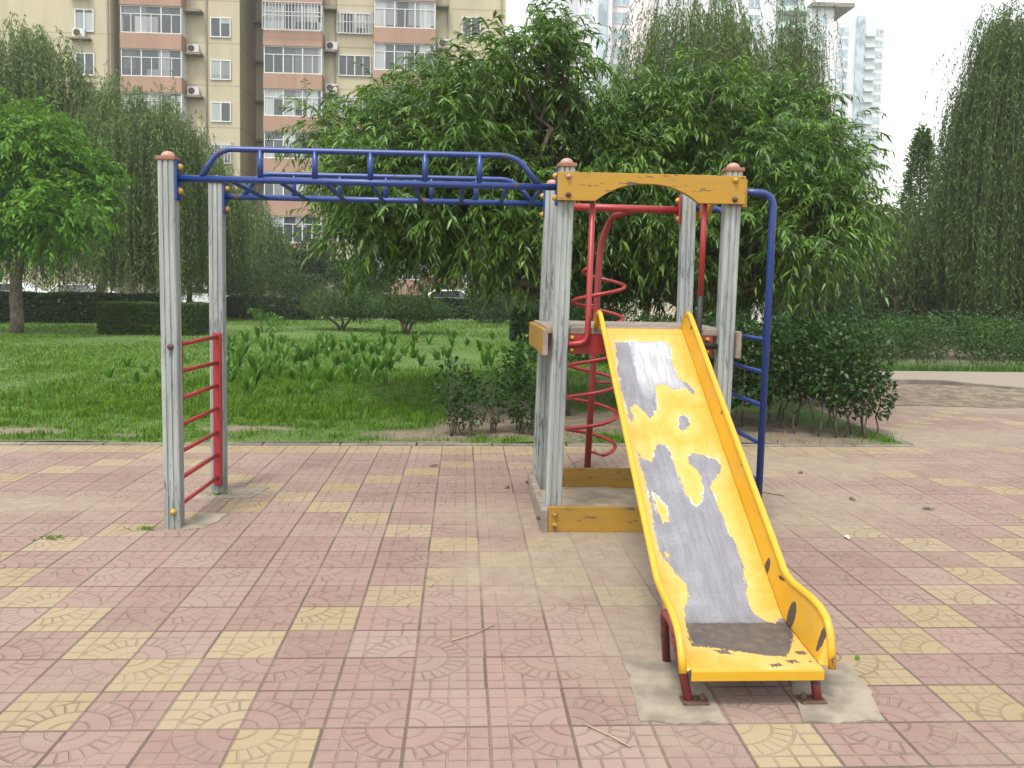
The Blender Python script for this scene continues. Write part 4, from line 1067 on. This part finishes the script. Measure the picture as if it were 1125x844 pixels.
while n < 150:
    px, py = rp.uniform(235, 600), rp.triangular(371, 442, 390)
    if px > 440 and py > 404: continue
    if px > 350 and py > 428: continue
    q = gnd(px, py)
    if rp.random() > (.9 if px < 430 else .55): continue
    o = bpy.data.objects.new('leafy_plant', PM[rp.randrange(5)]); COL.objects.link(o)
    o.location = (q[0], q[1], .0); o.rotation_euler = (0, 0, rp.uniform(0, 6.28)); s = rp.uniform(.6, 1.0); o.scale = (s, s, s*rp.uniform(.85, 1.15))
    tag(o, 'broad leaved bright green plant growing in the grass patch', 'plant', 'broad leaved plants in the lawn'); n += 1
for px, py in ((140, 405), (160, 412), (120, 418), (175, 420), (205, 400), (150, 425)):
    q = gnd(px, py); o = bpy.data.objects.new('leafy_plant', PM[rp.randrange(5)]); COL.objects.link(o)
    o.location = (q[0], q[1], 0); s = rp.uniform(.5, .75); o.scale = (s, s, s); o.rotation_euler = (0, 0, rp.uniform(0, 6))
    tag(o, 'small broad leaved plant in the lawn left of the grey posts', 'plant', 'broad leaved plants left of the posts')

# ------------------------------------------------------------------ grass
def blades(n, xr, yr, L, W, rng, keep=None, tuft=0):
    X = rng.uniform(*xr, n); Y = rng.uniform(*yr, n)
    if tuft: 
        cx_, cy_ = rng.uniform(*xr, tuft), rng.uniform(*yr, tuft); k = rng.integers(0, tuft, n); X = cx_[k]+rng.normal(0, .06, n); Y = cy_[k]+rng.normal(0, .06, n)
    a = rng.uniform(0, 2*PI, n); ln = rng.uniform(0.15, .75, n); l = L*rng.uniform(.5, 1.3, n); w = W*rng.uniform(.7, 1.3, n)
    ok = (Y > KY(X)+.06-.11*(rng.uniform(0, 1, n) < .35))&(X < 4.8)
    ok &= rng.uniform(0, 1, n) > dirt(X, Y)*.97
    if keep is not None: ok &= keep(X, Y)
    X, Y, a, ln, l, w = (q[ok] for q in (X, Y, a, ln, l, w)); n = len(X)
    d = np.c_[np.cos(a), np.sin(a)]; s = np.c_[-d[:, 1], d[:, 0]]
    Z = np.zeros(n)
    P0 = np.c_[X, Y, Z]; q1 = np.c_[X+d[:, 0]*l*ln*.4, Y+d[:, 1]*l*ln*.4, Z+l*.62]; tip = np.c_[X+d[:, 0]*l*ln*1.1, Y+d[:, 1]*l*ln*1.1, Z+l*(1-ln*.35)]
    S = np.c_[s, np.zeros(n)]*w[:, None]*.5
    V = np.stack([P0-S, P0+S, q1+S*.8, q1-S*.8, tip], 1).reshape(-1, 3)
    f = np.array([[0, 1, 2], [0, 2, 3], [3, 2, 4]])
    return V, (f[None]+np.arange(n)[:, None, None]*5).reshape(-1, 3)
rng = np.random.default_rng(77)
G = [blades(26000, (-5.0, 4.8), (5.5, 8.6), .052, .007, rng), blades(9000, (-5.0, 1.2), (5.55, 8.0), .085, .009, rng, None, 420),
     blades(42000, (-7.5, 2.5), (7.8, 13), .065, .010, rng), blades(12000, (-6, 0), (7, 12), .12, .012, rng, None, 600), blades(34000, (-12.5, 3.5), (12.5, 21), .07, .016, rng), blades(26000, (-19, 5), (20, 34.5), .07, .026, rng),
     blades(3400, (1.6, 4.8), (5.7, 6.6), .09, .008, rng, lambda X, Y: (Y < KY(X)+.55)), blades(1600, (-16, -5), (5.2, 6.2), .1, .01, rng)]
V, F = cat_mesh(G); dry = np.repeat(np.random.default_rng(3).uniform(0, 1, len(F)//3) < .045, 3)
o = np_mesh('grass', V, F, [M['grass'], foliage('dry_grass_blades', [(.13, .11, .045), (.24, .20, .09)], .7, .2, .1)], None, False, dry); tag(o, 'short green lawn grass with bare patches near the kerb', 'grass', None, 'stuff')
# rough grass in front of the hedges beyond the path
n = 2600; X = rng.uniform(8.3, 13.5, n); Y = 13.62+.08*(X-8.3)+np.abs(rng.normal(0, .16, n)); l = rng.uniform(.1, .32, n); a = rng.uniform(0, 6.28, n)
S = np.c_[-np.sin(a), np.cos(a), 0*a]*.006; P0 = np.c_[X, Y, 0*X]; tip = np.c_[X+np.cos(a)*l*.4, Y+np.sin(a)*l*.4, l]
V = np.stack([P0-S, P0+S, tip], 1).reshape(-1, 3); o = np_mesh('verge_grass', V, np.arange(3*n).reshape(-1, 3), M['canna'], None, False)
tag(o, 'rough bright grass along the foot of the hedges beyond the path', 'grass', None, 'stuff')

# weeds by the left front post, twigs and litter
def weed(x, y, s, seed, lab):
    rng = np.random.default_rng(seed); n = 40; P = np.c_[x+rng.normal(0, s, n), y+rng.normal(0, s*.4, n), np.full(n, .004)]
    a = rng.uniform(0, 6.28, n); V, F = leaf_cloud(P, np.c_[np.cos(a), np.sin(a), rng.uniform(.1, .9, n)], .032, .011, rng)
    o = np_mesh('weed', V-np.array([x, y, 0]), F, M['grass']); o.location = (x, y, 0); tag(o, lab, 'weed')
weed(-1.83, 2.56, .05, 1, 'small green weed in tile joint left of the front post')
weed(-2.33, 2.35, .04, 2, 'tiny weed sprouting between tiles, further left of the post')
weed(-1.63, 3.50, .03, 3, 'small weed at the foot of the left rear post')
M['straw'] = plain('dry_straw', (.30, .24, .165), .8); M['dryleaf'] = plain('dry_leaf', (.09, .062, .036), .8); M['scrap'] = plain('white_scrap', (.75, .74, .7), .7)
def twig(pts, r, lab, mat='straw'):
    m_ = MB(); b = Vector(pts[0]); m_.tube([Vector(q)-b for q in pts], [r]+[r*.7]*(len(pts)-1), 6); o = m_.build('twig', M[mat]); o.location = b; tag(o, lab, 'twig')
twig([(.156, .764, .006), (.26, .84, .008), (.352, .941, .006)], .0035, 'straw coloured twig lying on pink tiles left of the slide foot')
twig([(.655, -.005, .006), (.73, -.09, .008), (.79, -.165, .006)], .004, 'pale dry twig on the foreground tiles near the slide foot')
twig([(2.25, 4.05, .006), (2.45, 3.75, .006), (2.7, 3.5, .006)], .004, 'thin dark twig on sandy tiles right of the slide', 'dryleaf')
twig([(.03, 1.47, .006), (.06, 1.55, .02), (.0, 1.62, .006)], .003, 'tiny curled straw twig on the tiles left of centre')
twig([(1.46, .66, .006), (1.50, .52, .006)], .003, 'bit of dark twig under the slide end', 'dryleaf')
def scrap(x, y, s, mat, lab, seed, name='dry_leaf', cat='leaf'):
    rr = random.Random(seed); me = bpy.data.meshes.new(name); n = 8; vs = [(0, 0, .012)]
    for k in range(n): a = 2*PI*k/n; q = s*rr.uniform(.6, 1.1); vs.append((q*math.cos(a)*1.5, q*math.sin(a)*.7, .006+rr.uniform(0, .015)))
    me.from_pydata(vs, [], [(0, k+1, (k+1) % n+1) for k in range(n)]); o = link(name, me, M[mat]); o.location = (x, y, 0); o.rotation_euler = (0, 0, rr.uniform(0, 6)); tag(o, lab, cat)
scrap(2.70, 2.375, .025, 'scrap', 'small white paper scrap on pink tiles right of the slide', 1, 'paper_scrap', 'litter')
scrap(3.65, 3.12, .035, 'dryleaf', 'dark curled dry leaf on tiles far right of the slide', 2)
scrap(3.17, 4.36, .030, 'dryleaf', 'dry leaf on sandy tiles below the hedge', 3)
scrap(3.2, 3.4, .03, 'dryleaf', 'dry leaf nearest the paper scrap on the right tiles', 4)
scrap(-.05, 4.55, .03, 'dryleaf', 'dry leaf on tiles near the kerb left of the tower', 5)
scrap(.55, 3.75, .03, 'dryleaf', 'dry leaf just left of the tower base frame', 6)
scrap(1.93, .55, .016, 'grass', 'green fallen leaf on a yellow tile right of the slide foot', 7)

# ================================================================== BUILDINGS
def facade(name, col, joint=None, z0=0.):
    t = NT(name); p = t.pos(); X, Y, Z = t.xyz(p); s = t.noise(t.scalev(p, .9, .9, .12), 1., 6., .6); n = t.noise(p, .25, 3.)
    c = t.mix(t.step(s, .3, .75), tuple(x*.88 for x in col), tuple(x*1.06 for x in col)); c = t.mix(t.m('MULTIPLY', t.step(n, .4, .7), .25), c, tuple(x*.8 for x in col)); c = t.mix(t.m('MULTIPLY', t.step(t.noise(t.scalev(p, 2.2, 2.2, .10), 1., 7., .7), .56, .72), .35), c, tuple(x*.55 for x in col))
    if joint:
        f = t.m('FLOORED_MODULO', t.m('SUBTRACT', Z, z0), 3.)
        c = t.mix(t.m('MULTIPLY', t.m('LESS_THAN', f, .09), .45), c, tuple(x*.35 for x in col))
    t.bsdf(c, .9); return t.mat
M['cream'] = facade('cream_render', (.445, .390, .270), True, .55)
M['pink'] = facade('salmon_render', (.33, .205, .148))
M['slab'] = plain('slab_concrete', (.20, .175, .13), .9)
M['white'] = plain('white_frame', (.58, .59, .58), .5, 0., .06)
M['ac'] = plain('white_metal_box', (.50, .50, .48), .6, 0., .1)
M['grille'] = plain('steel_grille', (.45, .45, .44), .5)
t = NT('window_glass'); p = t.pos(); n1 = t.n('ShaderNodeTexWhiteNoise', {'Vector': t.n('ShaderNodeVectorMath', {0: t.scalev(p, 1.25, 0, .55)}, operation='FLOOR').outputs[0]}).outputs[0]
n2 = t.noise(t.scalev(p, 7, 1, .6), 1., 3.)
c = t.mix(t.step(n1, .35, .9), (.045, .05, .055), t.mix(n2, (.20, .21, .21), (.42, .43, .42)))
t.bsdf(c, .08, 0., None, .6); M['glass'] = t.mat
t = NT('tower_glass'); p = t.pos(); n1 = t.noise(t.scalev(p, .5, .5, .4), 1., 2.)
t.bsdf(t.mix(t.step(n1, .35, .65), (.20, .26, .30), (.38, .46, .50)), .25); M['towerglass'] = t.mat


def window_proto(w, h, cols, transom, d=.12, fr=.06, sub=True):
    """window in the XZ plane facing -Y: frame object with its pane as child"""
    m_ = MB(); m_.box(0, fr, -d, 0, 0, h); m_.box(w-fr, w, -d, 0, 0, h); m_.box(fr, w-fr, -d, 0, 0, fr); m_.box(fr, w-fr, -d, 0, h-fr, h)
    cw_ = w/cols
    for k in range(1, cols): m_.box(k*cw_-fr*.6, k*cw_+fr*.6, -d+.01, 0, fr, h-fr)
    if transom:
        zt = h*.70
        for k in range(cols): m_.box(k*cw_+fr, (k+1)*cw_-fr, -d+.02, 0, zt-fr*.4, zt+fr*.4)
    if sub:
        top = h*.70-fr*.4 if transom else h-fr
        for k in range(cols): m_.box(k*cw_+cw_/2-fr*.4, k*cw_+cw_/2+fr*.4, -d+.03, 0, fr, top)
    f_ = m_.build('window', M['white'])
    m_ = MB(); m_.box(fr*.5, w-fr*.5, -.06, -.03, fr*.5, h-fr*.5); g_ = m_.build('pane', M['glass']); g_.parent = f_
    return f_


def grille(w, h, d=.5):
    m_ = MB(); r = .022
    for k in range(int(w/.22)+1): x = k*w/int(w/.22); m_.box(x-r, x+r, -d-.02, -d+.02, 0, h)
    for z in (0, h*.5, h):
        m_.box(-r, w+r, -d-.025, -d+.025, z-r, z+r)
        for x in (0, w): m_.box(x-r, x+r, -d, 0, z-r, z+r)
    return m_.build('window_grille', M['grille'])


def place(o, root, x, y, z, first):
    """first use moves the prototype itself, later ones copy it with its children"""
    c = o if first else copy_tree(o)
    c.parent = root; c.location = Vector((x, y, z))-Vector(root.location); return c


class Bld:
    def __init__(s, name, label, loc): s.root = empty(name, loc); tag(s.root, label, 'building', 'apartment blocks'); s.base = Vector(loc); s.proto = {}

    def wall(s, name, mat, *b):
        m_ = MB(); m_.box(*b); o = m_.build(name, mat); o.data.transform(Matrix.Translation(-s.base)); o.parent = s.root; return o

    def win(s, key, x, y, z):
        if key not in s.proto: s.proto[key] = window_proto(*key); return place(s.proto[key], s.root, x, y, z, True)
        return place(s.proto[key], s.root, x, y, z, False)

    def gr(s, w, h, x, y, z): o = grille(w, h); o.parent = s.root; o.location = Vector((x, y, z))-s.base


def ac_unit(x, y, z, lab, side=False):
    m_ = MB(); m_.box(0, .85, -.32, 0, .06, .62); m_.box(.05, .12, -.3, -.02, 0, .06); m_.box(.73, .8, -.3, -.02, 0, .06)
    r = empty('air_conditioner', (x, y, z), R(90) if side else 0); tag(r, lab, 'air conditioner', 'air conditioners on the apartment blocks')
    o = m_.build('casing', M['ac'], None, .02); o.parent = r
    m_ = MB(); m_.lathe([(.23, -.335), (.23, -.3205), (.19, -.3205), (.19, -.335), (.16, -.335), (.16, -.3205), (.02, -.3205)], (.33, 0, .34), 16, 'y'); o = m_.build('fan_grille', M['rust']); o.parent = r


GZ = -.45; TOPZ = 27.
A = Bld('apartment_building', 'cream apartment block with salmon balcony stack behind the left willows', (-24, 64, GZ))
# left wing (nearer), middle bay behind balconies, right return
A.wall('wing_wall', M['cream'], -48, -24.75, 61.2, 74, GZ, TOPZ)
A.wall('wall', M['cream'], -24.748, -16.2, 62.7, 69, GZ, TOPZ)
A.wall('roof', M['slab'], -48.2, -16, 61., 74.2, TOPZ+.003, TOPZ+.6)
zb_a = 11.75
for k in range(-3, 5):
    z = zb_a+3*k
    A.wall('balcony_wall', M['pink'], -24.2, -19.95, 61.45, 62.69, z, z+1.08)
    if k < 4:
        A.win((4.2, 1.9, 3, True), -24.17, 61.65, z+1.09)
        A.wall('balcony_side', M['white'], -20.05, -19.97, 61.66, 62.69, z+1.085, z+2.99)
    A.wall('ledge', M['slab'], -19.94, -18.75, 61.9, 62.69, z-.16, z)
    if k < 4: A.win((1.45, 1.42, 2, False, .10, .07, False), -18.27, 62.70, z+1.25)
    if k < 4: A.win((1.30, 1.55, 2, False, .10, .07, False), -27.15, 61.20, z+.95)
    A.wall('ledge', M['slab'], -27.4, -26.0, 60.65, 61.19, z+.35, z+.45)
A.gr(4.2, 1.85, -24.17, 61.66, zb_a-3+1.1); A.gr(1.6, 1.5, -18.35, 62.7, zb_a-3+1.22)
for x, z, lab in ((-19.75, zb_a, 'white air conditioner box on the lowest visible balcony ledge of cream block'), (-19.85, zb_a+3, 'air conditioner on the ledge beside the middle salmon balcony of cream block'), (-19.85, zb_a+6, 'air conditioner standing on ledge beside the upper salmon balcony of cream block')):
    ac_unit(x, 62.6, z, lab)
ac_unit(-27.2, 61.1, zb_a+6+.45, 'air conditioner under the upper left wing window')
ac_unit(-27.2, 61.1, zb_a+9+.45, 'air conditioner under the topmost left wing window')

B = Bld('apartment_building', 'cream apartment block with two salmon balcony stacks behind the peach tree', (-6, 66, GZ))
B.wall('recess_wall', M['cream'], -16.19, -14.3, 67.5, 74, GZ, TOPZ)
B.wall('wall', M['cream'], -14.298, 3.05, 62.7, 74, GZ, TOPZ)
B.wall('roof', M['slab'], -16.1, 3.3, 62.5, 74.2, TOPZ+.003, TOPZ+.6)
zb_b = 12.25
for k in range(-4, 5):
    z = zb_b+3*k
    if z < GZ: z = GZ
    for x0, x1, dz in ((-14.25, -10.1, 0.), (-6.45, -2.05, .45)):
        B.wall('balcony_wall', M['pink'], x0, x1, 61.45, 62.69, z+dz, z+dz+1.08)
        if k < 4:
            B.win((x1-x0-.06, 1.9, 3, True), x0+.03, 61.65, z+dz+1.09)
            B.wall('balcony_side', M['white'], x1-.09, x1-.01, 61.66, 62.69, z+dz+1.085, z+dz+2.99)
        B.wall('ledge', M['slab'], x1+.002, x1+.9, 61.9, 62.69, z+dz-.16, z+dz)
    if k < 4:
        B.win((2.35, 1.5, 2, False), -9.1, 62.70, z+1.3)
        B.win((1.4, 1.5, 2, False, .10, .07, False), -.2, 62.70, z+1.3)
        B.win((.9, 1.5, 1, False, .10, .07, False), -15.6, 67.50, z+.9)
        B.wall('ledge', M['slab'], -16.18, -14.9, 66.8, 67.49, z+.1, z+.25)
B.gr(4.1, 1.9, -14.24, 61.66, zb_b+6+1.08); B.gr(2.5, 1.6, -9.15, 62.7, zb_b+6+.55+.7)
for x, z, lab in ((-10.0, zb_b, 'air conditioner beside the lower left salmon balcony, near the peach tree top'), (-10.0, zb_b+3, 'air conditioner on ledge between the two salmon stacks, middle one'), (-10.0, zb_b+6, 'air conditioner on ledge between the two salmon stacks, upper one'), (-1.9, zb_b+6.45, 'air conditioner on the ledge right of the right salmon stack')):
    ac_unit(x, 62.6, z, lab)

for bl, x, y in ((A, -18.55, 62.6), (A, -24.9, 61.12), (B, -9.35, 62.6), (B, -1.2, 62.6), (B, 2.7, 62.6)):
    m_ = MB(); m_.tube([(x, y, GZ), (x, y, TOPZ)], .06, 8); o = m_.build('drain_pipe', M['slab']); o.data.transform(Matrix.Translation(-bl.base)); o.parent = bl.root
# ---- white towers far off
M['towerwhite'] = facade('white_tower_render', (.60, .60, .63)); M['towerpink'] = facade('pale_pink_render', (.70, .62, .62)); M['balcgreen'] = plain('pale_green_rail', (.45, .55, .52), .6)
Tw = Bld('tower_block', 'white residential tower with balconies behind the tall willow', (44, 165, GZ)); Tw.root['group'] = 'white towers'
def tw_wall(B_, name, mat, x0, x1, y0, y1, z0, z1): B_.wall(name, mat, x0, x1, y0, y1, z0, z1)
tw_wall(Tw, 'wall', M['towerwhite'], 19.7, 25.6, 153, 175, GZ, 72)
tw_wall(Tw, 'recess_wall', M['towerpink'], 25.602, 34, 156, 175, GZ, 72)
tw_wall(Tw, 'wall', M['towerwhite'], 34.002, 55.2, 154, 175, GZ, 72)
tw_wall(Tw, 'balcony_bay', M['towerpink'], 55.202, 60.8, 155.4, 175, GZ, 72)
tw_wall(Tw, 'wall', M['towerwhite'], 60.802, 65.3, 153, 175, GZ, 51.5)
tw_wall(Tw, 'roof_canopy', M['slab'], 61, 68.6, 152, 172, 51.503, 52.2)
def tglass(w, h, nm='window'):
    m_ = MB(); m_.box(0, w, -.12, 0, 0, .10); m_.box(0, w, -.12, 0, h-.1, h); m_.box(0, .1, -.12, 0, .1, h-.1); m_.box(w-.1, w, -.12, 0, .1, h-.1); m_.box(w/2-.06, w/2+.06, -.11, 0, .1, h-.1)
    f_ = m_.build(nm, M['white']); m_ = MB(); m_.box(.05, w-.05, -.07, -.03, .05, h-.05); g_ = m_.build('pane', M['towerglass']); g_.parent = f_; return f_
w1 = tglass(2.3, 1.8); w2 = tglass(1.0, 1.7); w3 = tglass(3.0, 2.0); first = {1: True, 2: True, 3: True}
def tw(B_, i, x, y, z): place({1: w1, 2: w2, 3: w3}[i], B_.root, x, y, z, first[i]); first[i] = False
for k in range(7, 19):
    z = k*3.0
    if z < 51: tw(Tw, 1, 61.6, 153, z+.4)
    if z > 26: tw(Tw, 2, 20.6, 153, z+.4); tw(Tw, 3, 26.2, 156, z+.4); tw(Tw, 3, 43.5, 154, z+.3); tw(Tw, 1, 50.0, 154, z+.4); tw(Tw, 2, 35.5, 154, z+.4)
    Tw.wall('balcony', M['balcgreen'], 55.4, 60.7, 153.6, 155.39, z, z+.95)
    tw(Tw, 3, 56.5, 155.4, z+.95)
m_ = MB(); m_.box(23.2, 24.6, 152.4, 152.99, 3, 71); o = m_.build('glazed_strip', M['towerglass']); o.data.transform(Matrix.Translation(-Tw.base)); o.parent = Tw.root
T2 = Bld('tower_block', 'fainter white tower at the right of the balconied one', (111, 255, GZ)); T2.root['group'] = 'white towers'
tw_wall(T2, 'wall', M['towerwhite'], 101, 118.7, 245, 262, GZ, 78.4)
tw_wall(T2, 'glazed_bay', M['towerglass'], 110.2, 112.6, 244.3, 244.99, GZ, 79.)
for k in range(12, 25):
    z = k*3.05; tw(T2, 3, 105.2, 245, z+.5); tw(T2, 1, 115.9, 245, z+.5); tw(T2, 2, 102.2, 245, z+.5)
    T2.wall('balcony', M['balcgreen'], 112.8, 115.6, 243.8, 244.99, z, z+.9)

# ---- beige low house and white plank panel behind the trees
c0, c1 = at(690, 340, 20.), at(750, 340, 20.)
H = Bld('garden_house', 'low beige house with dark red plinth glimpsed under the peach trees', ((c0[0]+c1[0])/2, 22, 0)); del H.root['group']
H.wall('plinth', plain('dark_red_brick', (.13, .05, .04), .9), c0[0]-.05, c1[0]+.05, 19.95, 24, -.03, .55)
H.wall('wall', plain('pale_beige_render', (.62, .55, .40), .9), c0[0], c1[0], 20, 23.9, .552, 2.5)
m_ = MB(); m_.prism([(c0[0]-.3, 2.503), (c1[0]+.3, 2.503), (c1[0]-.3, 2.9), (c0[0]+.3, 2.9)], 19.6, 24.3, 'y'); o = m_.build('roof', M['slab']); o.data.transform(Matrix.Translation(-H.base)); o.parent = H.root
H.win((.55, .9, 1, False, .1, .05, False), c0[0]+.08, 20, 1.2)
p0 = at(833, 350, 13.)
m_ = MB()
for k in range(3):
    x = p0[0]-.12+k*.085; m_.prism([(x, -.03), (x+.08, -.03), (x+.08, 1.62), (x+.04, 1.70), (x, 1.62)], 13., 13.03, 'y')
m_.box(p0[0]-.12, p0[0]+.13, 13.031, 13.07, 1.2, 1.3); m_.box(p0[0]-.12, p0[0]+.13, 13.031, 13.07, .4, .5)
o = m_.build('plank_panel', plain('white_plank', (.62, .62, .60), .7)); tag(o, 'narrow white plank panel with pointed tops standing behind the glossy hedge', 'fence panel')


# ---- parked cars far behind
def make_car():
    r = empty('parked_car', (0, 0, 0)); m_ = MB()
    prof = [(-2.2, .35), (-2.2, .78), (-2.1, .92), (-1.35, 1.0), (-.75, 1.42), (.75, 1.45), (1.45, 1.02), (2.05, .92), (2.2, .75), (2.2, .35)]
    m_.prism(prof, -.85, .85, 'y'); o = m_.build('body', M['carpaint'], None, .05); o.parent = r
    m_ = MB(); m_.prism([(-1.18, 1.03), (-.72, 1.36), (.70, 1.39), (1.22, 1.04)], -.865, .865, 'y'); o = m_.build('side_window', M['glass']); o.parent = r
    for x in (-1.35, 1.35):
        for y in (-.80, .80):
            m_ = MB(); m_.lathe([(.1, -.1), (.32, -.1), (.32, .1), (.1, .1)], (x, y, .32), 18, 'y'); o = m_.build('wheel', M['tyre']); o.parent = r
    return r
M['carpaint'] = plain('white_car_paint', (.78, .79, .80), .25, 0., .03); M['tyre'] = plain('tyre_rubber', (.03, .03, .03), .9)
car = make_car(); first_car = True
for px, Y, lab, cat in ((492, 46., 'white parked car roof showing above the far hedge near pink blossom', 1), (88, 44., 'white parked car behind the hedge at left, between two willow trunks', 1), (8, 44.5, 'white parked car at the far left edge behind dark hedge', 1), (212, 46, 'pale parked car glimpsed between the two left posts', 1)):
    o = car if first_car else copy_tree(car); first_car = False
    c = at(px, 318, Y); o.location = (c[0], Y, -.20); tag(o, lab, 'car', 'parked cars behind the hedges')

# ================================================================== AIR, LIGHT, CAMERA
HAZE = .0007
m_ = MB(); m_.box(-220, 260, -60, 420, -1.6, 110)
hz = NT('pale_haze'); vp = hz.n('ShaderNodeVolumePrincipled', {'Color': (.93, .95, .97), 'Density': HAZE, 'Anisotropy': .2}); hz.t.links.new(vp.outputs[0], hz.out.inputs[1])
o = m_.build('haze', hz.mat); o['kind'] = 'stuff'; tag(o, 'thin pale summer haze filling the air', 'haze')

SUN_EL, SUN_AZ = R(62), R(205)      # azimuth clockwise from +Y
w = bpy.data.worlds.new('World'); sc.world = w; w.use_nodes = True; nt = w.node_tree; nt.nodes.clear()
sky = nt.nodes.new('ShaderNodeTexSky'); sky.sky_type = 'NISHITA'; sky.sun_disc = False; sky.sun_elevation = SUN_EL; sky.sun_rotation = SUN_AZ
sky.dust_density = 1.; sky.air_density = 1.5; sky.ozone_density = 1.
hs = nt.nodes.new('ShaderNodeHueSaturation'); hs.inputs['Saturation'].default_value = .12
bg = nt.nodes.new('ShaderNodeBackground'); bg.inputs['Strength'].default_value = .15
wo = nt.nodes.new('ShaderNodeOutputWorld')
# overcast: the cloud layer is brighter overhead than near the horizon
tc = nt.nodes.new('ShaderNodeTexCoord'); sx = nt.nodes.new('ShaderNodeSeparateXYZ'); nt.links.new(tc.outputs['Generated'], sx.inputs[0])
gr_ = nt.nodes.new('ShaderNodeMapRange'); gr_.inputs['From Min'].default_value = 0.; gr_.inputs['From Max'].default_value = 1.; gr_.inputs['To Min'].default_value = 1.0; gr_.inputs['To Max'].default_value = 1.6
nt.links.new(sx.outputs[2], gr_.inputs['Value']); nt.links.new(gr_.outputs[0], hs.inputs['Value'])
nt.links.new(sky.outputs[0], hs.inputs['Color']); nt.links.new(hs.outputs[0], bg.inputs[0]); nt.links.new(bg.outputs[0], wo.inputs[0])
sl = bpy.data.lights.new('sun', 'SUN'); sl.energy = 1.9; sl.angle = R(12); sl.color = (1, .96, .89)
so = bpy.data.objects.new('sun', sl); COL.objects.link(so)
sdv = Vector((math.sin(SUN_AZ)*math.cos(SUN_EL), math.cos(SUN_AZ)*math.cos(SUN_EL), math.sin(SUN_EL)))
so.rotation_euler = sdv.to_track_quat('Z', 'Y').to_euler(); so.location = sdv*40

cam = bpy.data.cameras.new('camera'); co = bpy.data.objects.new('camera', cam); COL.objects.link(co); sc.camera = co
Rm = Matrix(((RGT[0], UPV[0], -FWD[0]), (RGT[1], UPV[1], -FWD[1]), (RGT[2], UPV[2], -FWD[2])))
co.matrix_world = Matrix.Translation(Vector(CC)) @ Rm.to_4x4()
cam.sensor_width = 36.; cam.sensor_fit = 'HORIZONTAL'; cam.lens = CF/1125*36; cam.shift_y = (CPY-422)/1125; cam.clip_end = 3000; cam.clip_start = .05

sc.view_settings.view_transform = 'Standard'; sc.view_settings.look = 'None'; sc.view_settings.gamma = 1; sc.view_settings.use_curve_mapping = False
sc.view_settings.exposure = .85
cy = sc.cycles; cy.use_denoising = True; cy.max_bounces = 7; cy.diffuse_bounces = 3; cy.glossy_bounces = 3; cy.transmission_bounces = 4; cy.volume_bounces = 1; cy.transparent_max_bounces = 6
cy.caustics_reflective = False; cy.caustics_refractive = False; cy.sample_clamp_indirect = 6.
